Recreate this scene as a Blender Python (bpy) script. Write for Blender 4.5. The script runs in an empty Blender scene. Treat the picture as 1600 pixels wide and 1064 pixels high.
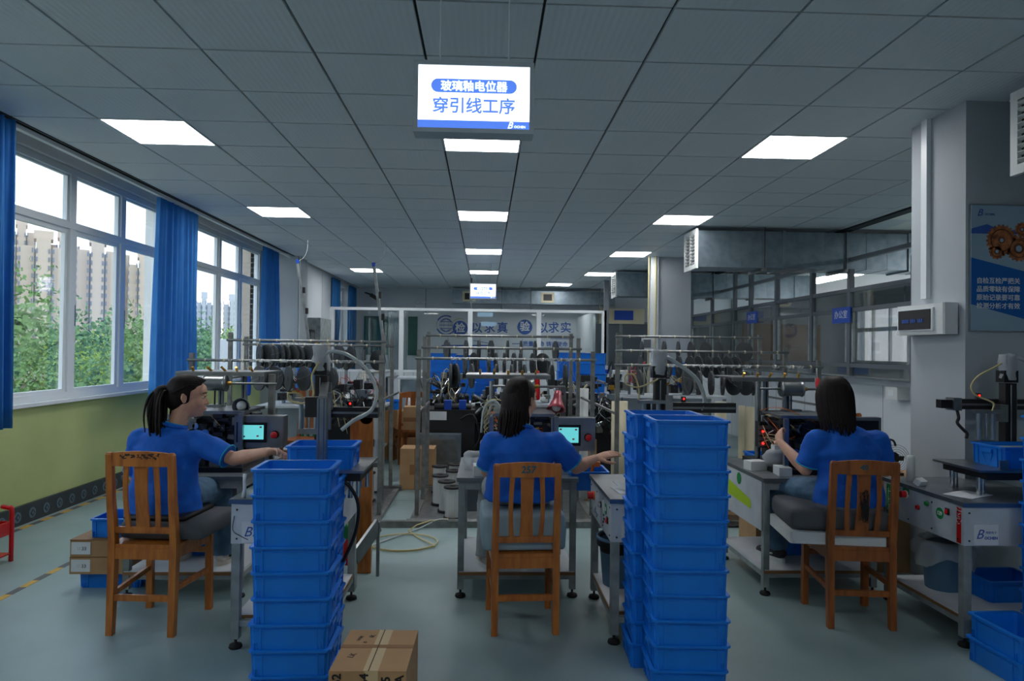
import bpy, math, random
from mathutils import Vector, Matrix, Euler
R = random.Random(7)
C = bpy.context.scene.collection
PI = math.pi
# ---------------------------------------------------------------- camera
F_PX, YAW, PITCH, ROLL, HC, CZ = 1082.2, .0383, .0138, .0123, 1.52, 3.115
cy, sy = math.cos(YAW), math.sin(YAW); cp, sp = math.cos(PITCH), math.sin(PITCH)
FW = Vector((sy*cp, cy*cp, sp)); RT = Vector((cy, -sy, 0)); UP = RT.cross(FW)
cr, sr = math.cos(ROLL), math.sin(ROLL)
RT, UP = RT*cr + UP*sr, UP*cr - RT*sr
cam_d = bpy.data.cameras.new('camera'); cam = bpy.data.objects.new('camera', cam_d); C.objects.link(cam)
cam_d.sensor_width = 36; cam_d.lens = 36*F_PX/1600; cam_d.clip_end = 2000; cam_d.clip_start = .05
m = Matrix((RT, UP, -FW)).transposed().to_4x4(); m.translation = (0, 0, HC); cam.matrix_world = m
bpy.context.scene.camera = cam
def at(px, py, **k):
    """world point seen at a place of the photograph, at a measured x, y or z"""
    d = FW + RT*((px-800)/F_PX) + UP*((532-py)/F_PX)
    a, v = list(k.items())[0]; i = 'xyz'.index(a); o = Vector((0, 0, HC))
    return o + d*((v-o[i])/d[i])
# ---------------------------------------------------------------- world, sun, exposure
W = bpy.data.worlds.new('sky'); bpy.context.scene.world = W; W.use_nodes = True
nt = W.node_tree; bg = nt.nodes['Background']
tc = nt.nodes.new('ShaderNodeTexCoord'); sx = nt.nodes.new('ShaderNodeSeparateXYZ'); rp = nt.nodes.new('ShaderNodeValToRGB')
nt.links.new(tc.outputs['Generated'], sx.inputs[0]); nt.links.new(sx.outputs['Z'], rp.inputs[0]); nt.links.new(rp.outputs[0], bg.inputs[0])
e = rp.color_ramp.elements; e[0].position = 0; e[0].color = (.90, .94, 1, 1); e[1].position = .7; e[1].color = (.66, .82, 1, 1)
bg.inputs[1].default_value = 1.7
sun_d = bpy.data.lights.new('sun', 'SUN'); sun_d.energy = .7; sun_d.angle = .5; sun_d.color = (1, .95, .88)
sun = bpy.data.objects.new('sun', sun_d); C.objects.link(sun); sun.rotation_euler = (math.radians(35), math.radians(30), 0)
vs = bpy.context.scene.view_settings
vs.view_transform = 'Standard'; vs.look = 'None'; vs.gamma = 1; vs.use_curve_mapping = False; vs.exposure = 0.55
PANEL_EMIT = 11.5
# ---------------------------------------------------------------- materials
def lin(c):
    return tuple(((v/255)/12.92 if v <= 10 else ((v/255+.055)/1.055)**2.4) for v in c)
MATS = {}
def mat(name, rgb, rough=.5, metal=0, bump=0, scale=40, var=0, rgb2=None, emit=0, kind='noise', coat=0, trans=0, alpha=1, spec=.5, vscale=6, stretch=None):
    if name in MATS: return MATS[name]
    m = bpy.data.materials.new(name); m.use_nodes = True; n = m.node_tree; b = n.nodes['Principled BSDF']
    col = (*lin(rgb), 1)
    b.inputs['Base Color'].default_value = col; b.inputs['Roughness'].default_value = rough; b.inputs['Metallic'].default_value = metal
    b.inputs['Coat Weight'].default_value = coat; b.inputs['Transmission Weight'].default_value = trans; b.inputs['Alpha'].default_value = alpha
    b.inputs['Specular IOR Level'].default_value = spec
    if emit: b.inputs['Emission Color'].default_value = col; b.inputs['Emission Strength'].default_value = emit
    t = n.nodes.new('ShaderNodeTexCoord'); src = t.outputs['Object']
    if stretch:
        mp = n.nodes.new('ShaderNodeMapping'); mp.inputs['Scale'].default_value = stretch; n.links.new(src, mp.inputs[0]); src = mp.outputs[0]
    if var or rgb2:
        c2 = (*lin(rgb2), 1) if rgb2 else (*[v*(1-var) for v in col[:3]], 1)
        x = n.nodes.new('ShaderNodeTexNoise'); x.inputs['Scale'].default_value = vscale; x.inputs['Detail'].default_value = 5
        r = n.nodes.new('ShaderNodeValToRGB'); r.color_ramp.elements[0].position = .38; r.color_ramp.elements[1].position = .68
        r.color_ramp.elements[0].color = col; r.color_ramp.elements[1].color = c2
        n.links.new(src, x.inputs['Vector']); n.links.new(x.outputs['Fac'], r.inputs[0]); n.links.new(r.outputs[0], b.inputs['Base Color'])
    if bump:
        x = n.nodes.new('ShaderNodeTexWave' if kind == 'wave' else 'ShaderNodeTexNoise'); x.inputs['Scale'].default_value = scale
        bp = n.nodes.new('ShaderNodeBump'); bp.inputs['Strength'].default_value = bump; bp.inputs['Distance'].default_value = .01
        n.links.new(src, x.inputs['Vector']); n.links.new(x.outputs['Fac'], bp.inputs['Height']); n.links.new(bp.outputs[0], b.inputs['Normal'])
    MATS[name] = m
    return m
mat('floor_paint', (150, 172, 174), .38, rgb2=(132, 155, 156), bump=.05, scale=60, vscale=1.3)
mat('lime_wall', (186, 196, 136), .75, rgb2=(172, 184, 124), bump=.05, vscale=1.5)
mat('white_wall', (172, 180, 186), .7, var=.06, bump=.03, vscale=2)
mat('panel_white', (204, 211, 217), .45, var=.05, vscale=2)
mat('ceiling_tile', (212, 220, 226), .55, bump=.10, scale=9, kind='wave', stretch=(1, 1, 1))
mat('joint_dark', (48, 54, 60), .8)
mat('white_frame', (226, 232, 236), .4)
mat('lintel', (236, 236, 234), .7)
mat('curtain', (66, 146, 208), .8, rgb2=(54, 132, 198), bump=.08, scale=120)
mat('crate_blue', (0, 122, 226), .42, var=.1, bump=.03, vscale=8)
mat('crate_blue_light', (0, 112, 216), .42, var=.08, vscale=8)
mat('wood', (192, 116, 44), .42, rgb2=(154, 84, 28), bump=.05, vscale=5, stretch=(6, 6, 1), coat=.2)
mat('wood_dark', (60, 38, 24), .6, var=.3)
mat('wood_red', (160, 92, 38), .45, rgb2=(122, 64, 24), vscale=5, stretch=(6, 6, 1))
mat('card', (176, 140, 100), .8, rgb2=(166, 130, 92), bump=.03)
mat('card_tape', (196, 172, 132), .35)
mat('card_brown', (140, 100, 60), .6)
mat('paper', (220, 224, 228), .7, var=.06)
mat('steel', (150, 154, 156), .35, 1, bump=.04, scale=30, var=.25, vscale=12)
mat('steel_dull', (140, 142, 140), .5, .8, bump=.05, var=.35, vscale=14)
mat('chrome', (205, 208, 210), .14, 1)
mat('silver_wire', (225, 226, 226), .3, .55, bump=.3, scale=150, kind='wave', stretch=(.1, .1, 3))
mat('housing_grey', (170, 182, 190), .45)
mat('galv', (142, 156, 166), .38, .75, rgb2=(122, 138, 148), vscale=9, bump=.03)
mat('frame_paint', (150, 160, 162), .5, rgb2=(120, 128, 128), vscale=9)
mat('desk_top', (118, 126, 132), .38, .5, var=.25, vscale=5)
mat('panel_grey', (196, 204, 212), .5, rgb2=(176, 184, 190), vscale=4)
mat('blue_edge', (50, 84, 130), .5)
mat('black', (24, 25, 28), .5, var=.3)
mat('black_metal', (40, 42, 46), .35, .6)
mat('rubber', (20, 20, 21), .7)
mat('disc_grey', (58, 64, 68), .6, var=.2, bump=.05)
mat('grey_plastic', (96, 104, 112), .45)
mat('mech_dark', (58, 62, 68), .4, .6, rgb2=(30, 32, 36), vscale=25, bump=.3, scale=40)
mat('white_plastic', (218, 222, 222), .4)
mat('cream', (214, 206, 176), .5)
mat('brass', (190, 146, 60), .35, .8)
mat('red', (206, 26, 30), .35)
mat('red_bright', (220, 20, 24), .3)
mat('orange', (224, 110, 30), .5)
mat('green', (20, 140, 70), .5)
mat('lime', (168, 204, 30), .5)
mat('pink', (206, 92, 104), .3)
mat('blue_mid', (14, 76, 190), .45)
mat('denim', (84, 116, 142), .85, rgb2=(58, 88, 114), bump=.2, scale=200, vscale=9)
mat('pale_cloth', (170, 178, 178), .85, rgb2=(150, 158, 160), bump=.1, scale=60)
mat('polo', (0, 98, 202), .8, rgb2=(0, 84, 184), bump=.12, scale=22, vscale=14)
mat('polo_trim', (30, 160, 200), .8)
mat('skin', (212, 164, 138), .5, rgb2=(202, 150, 126), bump=.03, vscale=12)
mat('hair', (18, 13, 13), .6, spec=.22, rgb2=(34, 23, 21), vscale=30, stretch=(4, 4, .6))
mat('cushion_grey', (88, 92, 98), .9, bump=.3, scale=220, var=.15)
mat('cushion_blue', (158, 182, 192), .8, rgb2=(140, 166, 178), bump=.2, scale=60, kind='wave')
mat('foam_white', (206, 212, 214), .7, bump=.1)
mat('shoe_white', (214, 208, 196), .6, var=.1)
mat('plastic_film', (226, 232, 236), .3, alpha=.42)
mat('screen', (104, 204, 206), .3, emit=.6)
mat('panel_light', (255, 255, 255), .5, emit=PANEL_EMIT)
mat('sign_white', (240, 246, 255), .5, emit=1.3)
mat('sign_blue', (96, 138, 236), .5, emit=.62)
mat('sign_blue2', (84, 130, 238), .5, emit=.6)
mat('led_red', (255, 30, 24), .5, emit=4)
mat('led_white', (235, 240, 255), .5, emit=3)
mat('logo_blue', (48, 88, 168), .5)
mat('logo_gold', (200, 176, 130), .5)
mat('ink_teal', (16, 92, 110), .6)
mat('ink', (24, 22, 24), .7)
mat('door_green', (16, 92, 84), .5)
mat('sign_plate', (28, 78, 180), .5)
mat('tape_yellow', (222, 176, 70), .5, var=.15, vscale=30)
mat('tape_black', (84, 88, 92), .5)
mat('skirt_dark', (44, 52, 58), .4, var=.2, vscale=20)
mat('skirt_blue', (88, 108, 124), .4)
mat('poster_sky', (150, 176, 196), .25, var=.1, vscale=3)
mat('poster_blue', (22, 96, 176), .25)
mat('reflection_pale', (150, 182, 206), .25)
mat('bronze', (186, 112, 66), .35, rgb2=(110, 60, 36), vscale=30)
mat('bronze_dark', (96, 52, 34), .4)
mat('bucket', (100, 142, 176), .5)
mat('tube_yellow', (198, 184, 132), .4)
mat('tube_clear', (186, 196, 196), .25)
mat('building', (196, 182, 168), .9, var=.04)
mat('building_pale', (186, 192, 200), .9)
mat('building_win', (112, 122, 136), .5)
mat('concrete', (190, 180, 168), .9, var=.15, vscale=2)
mat('leaf', (112, 146, 88), .8, rgb2=(80, 120, 62), vscale=.8)
mat('leaf_yellow', (150, 172, 60), .8, rgb2=(110, 146, 50), vscale=.8)
mat('bark', (90, 76, 62), .9)
mat('ground', (120, 130, 110), .9)
def glass_mat(name, tint, refl, rough=.02):
    m = bpy.data.materials.new(name); m.use_nodes = True; n = m.node_tree; n.nodes.clear()
    o = n.nodes.new('ShaderNodeOutputMaterial'); t = n.nodes.new('ShaderNodeBsdfTransparent'); g = n.nodes.new('ShaderNodeBsdfGlossy')
    x = n.nodes.new('ShaderNodeMixShader'); t.inputs[0].default_value = (*tint, 1); g.inputs['Roughness'].default_value = rough
    f = n.nodes.new('ShaderNodeFresnel'); f.inputs[0].default_value = 1.45; mu = n.nodes.new('ShaderNodeMath'); mu.operation = 'MULTIPLY'; mu.inputs[1].default_value = refl
    n.links.new(f.outputs[0], mu.inputs[0]); n.links.new(mu.outputs[0], x.inputs[0])
    n.links.new(t.outputs[0], x.inputs[1]); n.links.new(g.outputs[0], x.inputs[2]); n.links.new(x.outputs[0], o.inputs[0]); MATS[name] = m
glass_mat('window_glass', (.96, .98, .99), .25); glass_mat('partition_glass', (.93, .96, .96), .9)
def cloth_mat(name):
    m = MATS[name]; n = m.node_tree; b = n.nodes['Principled BSDF']; o = n.nodes['Material Output']; t = n.nodes.new('ShaderNodeBsdfTranslucent'); x = n.nodes.new('ShaderNodeMixShader'); x.inputs[0].default_value = .35
    t.inputs[0].default_value = (*lin((70, 170, 240)), 1); n.links.new(b.outputs[0], x.inputs[1]); n.links.new(t.outputs[0], x.inputs[2]); n.links.new(x.outputs[0], o.inputs[0])
cloth_mat('curtain')
# ---------------------------------------------------------------- mesh builder
class MB:
    def __init__(s): s.v = []; s.f = []; s.m = []; s.ms = []; s.sm = []
    def mi(s, m):
        if m not in s.ms: s.ms.append(m)
        return s.ms.index(m)
    def add(s, vs, fs, m, smooth=False):
        o = len(s.v); s.v += [tuple(v) for v in vs]; i = s.mi(m)
        for f in fs: s.f.append([o+k for k in f]); s.m.append(i); s.sm.append(smooth)
        return s
    def box(s, c, d, m, rot=None, bev=0, taper=1):
        """centre, size; bev chamfers the vertical edges"""
        hx, hy, hz = d[0]/2, d[1]/2, d[2]/2
        if bev:
            b = min(bev, hx*.9, hy*.9)
            ring = [(-hx+b, -hy), (hx-b, -hy), (hx, -hy+b), (hx, hy-b), (hx-b, hy), (-hx+b, hy), (-hx, hy-b), (-hx, -hy+b)]
        else: ring = [(-hx, -hy), (hx, -hy), (hx, hy), (-hx, hy)]
        n = len(ring)
        vs = [Vector((x*taper, y*taper, -hz)) for x, y in ring] + [Vector((x, y, hz)) for x, y in ring]
        if rot is not None:
            q = Euler(rot).to_matrix(); vs = [q @ v for v in vs]
        c = Vector(c); vs = [v+c for v in vs]
        fs = [list(range(n))[::-1], list(range(n, 2*n))] + [[i, (i+1) % n, n+(i+1) % n, n+i] for i in range(n)]
        return s.add(vs, fs, m)
    def b2(s, p, q, m, bev=0):
        return s.box([(p[i]+q[i])/2 for i in range(3)], [abs(q[i]-p[i]) for i in range(3)], m, bev=bev)
    def bar(s, p, q, w, h, m):
        """rectangular bar from p to q"""
        p, q = Vector(p), Vector(q); d = q-p; L = d.length; d.normalize()
        u = Vector((0, 0, 1)) if abs(d.z) < .9 else Vector((0, 1, 0))
        x = d.cross(u).normalized(); z = x.cross(d)
        vs = [p+x*a*w/2+z*b*h/2 for a, b in ((-1, -1), (1, -1), (1, 1), (-1, 1))]; vs += [v+d*L for v in vs]
        return s.add(vs, [[0, 1, 2, 3], [7, 6, 5, 4], [0, 4, 5, 1], [1, 5, 6, 2], [2, 6, 7, 3], [3, 7, 4, 0]], m)
    def cyl(s, p, q, r, m, r2=None, n=12, cap=True, smooth=True):
        p, q = Vector(p), Vector(q); d = (q-p).normalized(); r2 = r if r2 is None else r2
        u = Vector((0, 0, 1)) if abs(d.z) < .9 else Vector((1, 0, 0)); x = d.cross(u).normalized(); y = d.cross(x)
        vs = [p+(x*math.cos(t)+y*math.sin(t))*r for t in [2*PI*i/n for i in range(n)]] + [q+(x*math.cos(t)+y*math.sin(t))*r2 for t in [2*PI*i/n for i in range(n)]]
        s.add(vs, [[i, n+i, n+(i+1) % n, (i+1) % n] for i in range(n)], m, smooth)
        if cap: s.add(vs, [list(range(n)), list(range(n, 2*n))[::-1]], m)
        return s
    def tube(s, pts, r, m, n=6, sub=4, rr=None):
        """smooth tube through points"""
        P = [Vector(p) for p in pts]
        if sub > 1 and len(P) > 2:
            Q = []
            for i in range(len(P)-1):
                a, b, c, d = P[max(i-1, 0)], P[i], P[i+1], P[min(i+2, len(P)-1)]
                for k in range(sub):
                    t = k/sub; Q.append(.5*((2*b)+(c-a)*t+(2*a-5*b+4*c-d)*t*t+(3*b-a-3*c+d)*t**3))
            Q.append(P[-1]); P = Q
        N = len(P); vs = []; u = None
        for i, p in enumerate(P):
            d = (P[min(i+1, N-1)]-P[max(i-1, 0)])
            if d.length < 1e-9: d = Vector((0, 0, 1))
            d.normalize()
            if u is None: u = d.cross(Vector((.13, .31, .94))).normalized()
            u = (u-d*u.dot(d)).normalized(); w = d.cross(u)
            k = r if rr is None else rr(i/(N-1))
            vs += [p+(u*math.cos(2*PI*j/n)+w*math.sin(2*PI*j/n))*k for j in range(n)]
        fs = [[i*n+j, i*n+(j+1) % n, (i+1)*n+(j+1) % n, (i+1)*n+j] for i in range(N-1) for j in range(n)]
        return s.add(vs, fs + [list(range(n))[::-1], [(N-1)*n+j for j in range(n)]], m, True)
    def lathe(s, prof, c, m, n=20, axis='z'):
        vs = []; c = Vector(c)
        for r, z in prof:
            for i in range(n):
                a, b = r*math.cos(2*PI*i/n), r*math.sin(2*PI*i/n)
                vs.append(c + Vector({'z': (a, b, z), 'x': (z, a, b), 'y': (a, z, b)}[axis]))
        fs = [[k*n+i, k*n+(i+1) % n, (k+1)*n+(i+1) % n, (k+1)*n+i] for k in range(len(prof)-1) for i in range(n)]
        return s.add(vs, fs, m, True)
    def ell(s, c, r, m, rot=None, nu=16, nv=10):
        vs = []; c = Vector(c); q = Euler(rot).to_matrix() if rot is not None else None
        for j in range(nv+1):
            f = PI*j/nv
            for i in range(nu):
                t = 2*PI*i/nu; v = Vector((r[0]*math.sin(f)*math.cos(t), r[1]*math.sin(f)*math.sin(t), r[2]*math.cos(f)))
                vs.append(c + (q @ v if q else v))
        return s.add(vs, [[j*nu+i, (j+1)*nu+i, (j+1)*nu+(i+1) % nu, j*nu+(i+1) % nu] for j in range(nv) for i in range(nu)], m, True)
    def loft(s, rings, m, n=18, xdir=(1, 0, 0)):
        """closed body through rings (centre, half width, half depth[, dir])"""
        P = [Vector(r[0]) for r in rings]; N = len(P); vs = []
        for i, r in enumerate(rings):
            d = (P[min(i+1, N-1)]-P[max(i-1, 0)]).normalized(); x = Vector(r[3] if len(r) > 3 else xdir)
            x = (x-d*x.dot(d)).normalized(); y = d.cross(x)
            vs += [P[i]+x*math.cos(2*PI*j/n)*r[1]+y*math.sin(2*PI*j/n)*r[2] for j in range(n)]
        fs = [[i*n+j, i*n+(j+1) % n, (i+1)*n+(j+1) % n, (i+1)*n+j] for i in range(N-1) for j in range(n)]
        return s.add(vs, fs + [list(range(n))[::-1], [(N-1)*n+j for j in range(n)]], m, True)
    def poly(s, pts, d, m):
        """flat outline pts extruded by vector d"""
        n = len(pts); a = [Vector(p) for p in pts]; b = [p+Vector(d) for p in a]
        return s.add(a+b, [list(range(n))[::-1], list(range(n, 2*n))] + [[i, (i+1) % n, n+(i+1) % n, n+i] for i in range(n)], m)
    def build(s, name, parent=None, loc=None, rotz=0, **props):
        """vertices are in world space unless loc is given as ('local', p)"""
        me = bpy.data.meshes.new(name); o = bpy.data.objects.new(name, me); C.objects.link(o)
        if isinstance(loc, tuple) and len(loc) == 2 and loc[0] == 'local':
            off = Vector((0, 0, 0)); o.location = loc[1]; o.rotation_euler = (0, 0, rotz)
        elif parent is not None: off = Vector(parent.get('_o', (0, 0, 0)))
        else:
            if loc is None and s.v:
                lo = [min(v[i] for v in s.v) for i in range(3)]; hi = [max(v[i] for v in s.v) for i in range(3)]
                loc = ((lo[0]+hi[0])/2, (lo[1]+hi[1])/2, lo[2])
            off = Vector(loc or (0, 0, 0)); o.location = off; o['_o'] = list(off)
        if parent is not None: o.parent = parent; o['_o'] = parent.get('_o', [0, 0, 0])
        me.from_pydata([tuple(Vector(v)-off) for v in s.v], [], s.f)
        for k in s.ms: me.materials.append(MATS[k])
        me.polygons.foreach_set('material_index', s.m); me.polygons.foreach_set('use_smooth', s.sm)
        me.validate(); me.update()
        for k, v in props.items(): o[k] = v
        return o
def thing(name, label, cat, loc, group=None, rotz=0):
    o = bpy.data.objects.new(name, None); C.objects.link(o); o.location = loc; o.rotation_euler = (0, 0, rotz)
    o['label'] = label; o['category'] = cat; o.empty_display_size = .05; o['_o'] = list(loc)
    if group: o['group'] = group
    return o
def tag(o, label, cat, group=None):
    o['label'] = label; o['category'] = cat
    if group: o['group'] = group
    return o
def struct(name, mb, parent=None):
    o = mb.build(name, parent)
    if parent is None: o['kind'] = 'structure'
    return o
def dup(o, loc=None, rotz=None, label=None, group=None, parent=None):
    c = o.copy(); C.objects.link(c)
    if parent is not None: c.parent = parent
    if loc is not None: c.location = loc
    if rotz is not None: c.rotation_euler = (0, 0, rotz)
    if label: c['label'] = label
    if group: c['group'] = group
    for ch in o.children: dup(ch, parent=c)
    return c
def text(s, size, origin, right, up, m, parent, name='lettering', depth=.001, bold=0, align='CENTER', shear=0):
    """lettering as mesh, laid on the plane spanned by right and up"""
    cu = bpy.data.curves.new(name, 'FONT'); cu.body = s; cu.size = size; cu.extrude = depth; cu.align_x = align; cu.align_y = 'CENTER'; cu.shear = shear
    cu.resolution_u = 3
    t = bpy.data.objects.new(name, cu); C.objects.link(t); dg = bpy.context.evaluated_depsgraph_get()
    me = bpy.data.meshes.new_from_object(t.evaluated_get(dg)); bpy.data.objects.remove(t)
    x, y = Vector(right).normalized(), Vector(up).normalized(); z = x.cross(y)
    off = Vector(parent.get('_o', (0, 0, 0))) if parent is not None else Vector((0, 0, 0))
    for v in me.vertices: v.co = Vector(origin)-off+x*v.co.x+y*v.co.y+z*v.co.z
    if bold:
        V = [v.co.copy() for v in me.vertices]; F = [list(p.vertices) for p in me.polygons]; VV, FF = [], []
        for k, (dx, dy) in enumerate(((0, 0), (1, 0), (-1, 0), (0, 1), (0, -1), (.7, .7), (-.7, -.7), (.7, -.7), (-.7, .7))):
            o_ = len(VV); VV += [v+(x*dx+y*dy)*bold+z*(k*.00002) for v in V]; FF += [[i+o_ for i in f] for f in F]
        me = bpy.data.meshes.new(name); me.from_pydata(VV, [], FF)
    me.materials.clear(); me.materials.append(MATS[m])
    o = bpy.data.objects.new(name, me); C.objects.link(o); o.parent = parent
    if parent is not None: o['_o'] = parent.get('_o', [0, 0, 0])
    return o
ORD = ['topmost', 'second', 'third', 'fourth', 'fifth', 'sixth', 'seventh', 'eighth', 'ninth', 'tenth', 'eleventh', 'twelfth', 'thirteenth', 'fourteenth']
NTH = ['first'] + ORD[1:]
# ================================================================ the setting
FX0, FX1, FY0, FY1 = -3.9, 4.6, -2.0, 18.4
struct('floor', MB().b2((FX0-.1, FY0, -.1), (10.2, FY1, 0), 'floor_paint'))
seams = MB()
for y in (2.9, 7.0, 11.0): seams.b2((FX0, y-.002, 0), (FX1, y+.002, .0012), 'frame_paint')
struct('trim_floor_seams', seams)
# left wall: low lime wall, piers and lintel round the window openings
XW = -3.9
wl = MB(); wl.b2((XW-.24, FY0, 0), (XW, 12.2, .985), 'lime_wall'); wl.b2((XW-.24, FY0, 3.2), (XW, 12.8, 3.5), 'lintel')
wl.b2((XW-.24, FY0, .985), (XW, 1.6, 3.2), 'lintel'); wl.b2((XW-.24, 5.0, .985), (XW, 5.72, 3.2), 'lintel'); wl.b2((XW-.24, 8.55, .985), (XW, 9.36, 3.2), 'lintel')
struct('wall_left', wl)
struct('wall_left_far', MB().b2((-4.0, 12.8, 0), (-3.45, 16.35, CZ+.2), 'panel_white').b2((-4.0, 17.45, 0), (-3.45, 18.4, CZ+.2), 'panel_white').b2((-4.0, 16.35, 0), (-3.45, 17.45, .95), 'panel_white').b2((-4.0, 16.35, 3.0), (-3.45, 17.45, CZ+.2), 'panel_white')
       .b2((-3.449, 13.5, 0), (-3.447, 13.51, CZ), 'frame_paint').b2((-3.449, 14.7, 0), (-3.447, 14.71, CZ), 'frame_paint'))
struct('wall_left_column', MB().b2((-4.1, 12.2, 0), (-3.28, 12.8, CZ+.2), 'white_wall').b2((-3.279, 12.25, 0), (-3.265, 12.3, CZ), 'white_frame'))
struct('trim_sill', MB().b2((XW-.02, 5.72, .985), (XW+.05, 8.55, 1.015), 'white_frame').b2((XW-.02, 9.36, .985), (XW+.05, 12.2, 1.015), 'white_frame').b2((XW-.02, 1.6, .985), (XW+.05, 5, 1.015), 'white_frame'))
def window(name, y0, y1, mull, z0=1.015, z1=3.19, zt=2.66, x=XW-.06):
    fr = MB(); w = .055
    def rect(ya, yb, za, zb, t, xx, d=.05):
        fr.b2((xx-d, ya, za), (xx, ya+t, zb), 'white_frame'); fr.b2((xx-d, yb-t, za), (xx, yb, zb), 'white_frame')
        fr.b2((xx-d, ya+t, za), (xx, yb-t, za+t), 'white_frame'); fr.b2((xx-d, ya+t, zb-t), (xx, yb-t, zb), 'white_frame')
    rect(y0, y1, z0, z1, .06, x+.032, .092); fr.b2((x-.054, y0+.002, zt-.045), (x+.034, y1-.002, zt+.02), 'white_frame')
    E = [y0]+list(mull)+[y1]
    for k in mull: fr.b2((x-.05, k-.045, z0), (x+.03, k+.045, z1), 'white_frame')
    for a, b in zip(E, E[1:]):
        rect(a+.035, b-.035, z0+.03, zt-.03, .06, x+.01, .035); rect(a+.045, b-.045, zt, z1-.05, .03, x+.01, .03)
        fr.b2((x+.01, a+.06, 1.7), (x+.025, a+.075, 1.9), 'steel')
    r = struct(name, fr)
    MB().b2((x-.02, y0, z0), (x-.015, y1, z1), 'window_glass').build('pane', r)
    return r
window('window_1', 5.72, 8.55, (6.73, 7.64)); window('window_2', 9.36, 12.2, (10.38, 11.26)); window('window_3_unseen', 1.6, 5.0, (2.7, 3.9))  # last one is out of view, added to bring daylight in
window('window_4', 16.35, 17.45, (16.9,), z0=.95, z1=3.0, x=-3.62)
# ceiling of clip-in tiles, joints open
X0T, Y0T, T = -4.5784*.6, 6.2698*.6, .6
ct = MB(); g = .0075
ix0, ix1 = -1, 13; iy0, iy1 = -9, 25
LCELLS = {(0, 2): 1, (0, 7): 1, (0, 12): 0, (0, 17): 1, (4, 2): 1, (4, 7): 1, (4, 12): 1, (4, 17): 1, (8, 2): 1, (8, 7): 1, (8, 12): 1, (8, 17): 1, (7, 21): 1, (0, -7): 1, (4, -7): 1, (8, -7): 1}  # last three cells are unseen, added as fill from behind the camera
for i in range(ix0, ix1):
    for j in range(iy0, iy1):
        if (i, j) in LCELLS: continue
        xa, ya = X0T+i*T, Y0T+j*T
        zz = CZ+R.uniform(-.001, .001)
        ct.b2((xa+g, ya+g, zz), (xa+T-g, ya+T-g, zz+.02), 'ceiling_tile')
        ct.f.pop(-5)   # hidden top
ct.m = ct.m[:len(ct.f)]; ct.sm = ct.sm[:len(ct.f)]
XC = X0T+ix0*T
ct.b2((XC, -2, CZ+.022), (4.6, 18.7, CZ+.05), 'joint_dark')
ct.b2((XC-.012, -2, CZ-.008), (XC+.008, 12.2, CZ+.06), 'joint_dark'); ct.b2((4.55, -2, CZ-.02), (4.68, 18.4, CZ+.1), 'joint_dark')
struct('ceiling', ct)
struct('roof', MB().b2((-4.2, -2.2, 3.5), (10.2, 18.8, 3.6), 'lintel'))
struct('trim_curtain_rail', MB().b2((XC-.1, -1, CZ-.03), (XC-.06, 12.2, CZ+.0), 'white_frame').b2((XC-.15, -1, CZ+.03), (XC-.12, 12.2, CZ+.05), 'black_metal'))
struct('wall_back', MB().b2((-4.1, 18.4, 0), (10.2, 18.6, 3.5), 'panel_white').b2((-1.6, 18.395, 2.45), (-1.58, 18.4, CZ), 'frame_paint'))
struct('wall_front', MB().b2((-4.1, -2.2, 0), (10.2, -2.0, 3.5), 'white_wall'))
# right side columns
struct('column_near', MB().b2((2.985, 4.2, 0), (3.6, 4.75, CZ+.1), 'white_wall').b2((2.955, 4.54, 1.9), (2.985, 4.6, CZ), 'white_frame'))
struct('column_far', MB().b2((2.85, 11.5, 0), (3.44, 12.1, CZ+.1), 'white_wall').b2((2.76, 11.47, 0), (2.82, 11.52, CZ), 'white_frame').b2((2.84, 11.46, 0), (2.88, 11.5, CZ), 'white_frame'))
for nm, x, y in (('trim_pipe_a', 2.72, 11.48), ('trim_pipe_b', 2.83, 11.45)): struct(nm, MB().cyl((x, y, 0), (x, y, CZ), .012, 'tube_yellow'))
# right partition at x=4.6: solid foot, ledge, glazed frames
XP = 4.6
pr = MB(); pr.b2((XP, 5, 0), (XP+.08, 18.4, 1.2), 'panel_white')
for k in range(6, 18): pr.b2((XP-.002, k*.98, 0), (XP, k*.98+.01, 1.2), 'frame_paint')
struct('wall_right', pr)
struct('trim_ledge', MB().b2((XP-.22, 5, 1.235), (XP+.1, 12.0, 1.25), 'desk_top').b2((XP-.06, 5, 1.17), (XP, 12.0, 1.235), 'white_frame'))
gp = MB()
ys = [5.0, 6.2, 7.3, 8.62, 9.64, 10.84, 11.93, 12.7, 14.0, 15.4, 16.9, 18.3]
for y in ys: gp.b2((XP, y-.035, 1.2), (XP+.06, y+.035, 2.6 if y < 9.5 else CZ+.1), 'grey_plastic')
for z in (1.38, 2.33, 2.08, 2.72): gp.b2((XP+.005, 5, z-.025), (XP+.055, 18.4, z+.025), 'grey_plastic')
for a, b in zip(ys, ys[1:]):
    gp.b2((XP+.01, a+.06, 1.42), (XP+.04, a+.1, 2.05), 'frame_paint'); gp.b2((XP+.01, b-.1, 1.42), (XP+.04, b-.06, 2.05), 'frame_paint')
gpo = struct('window_5', gp); MB().b2((XP+.025, 5, 1.25), (XP+.03, 18.4, 2.33), 'partition_glass').build('pane', gpo)
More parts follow.
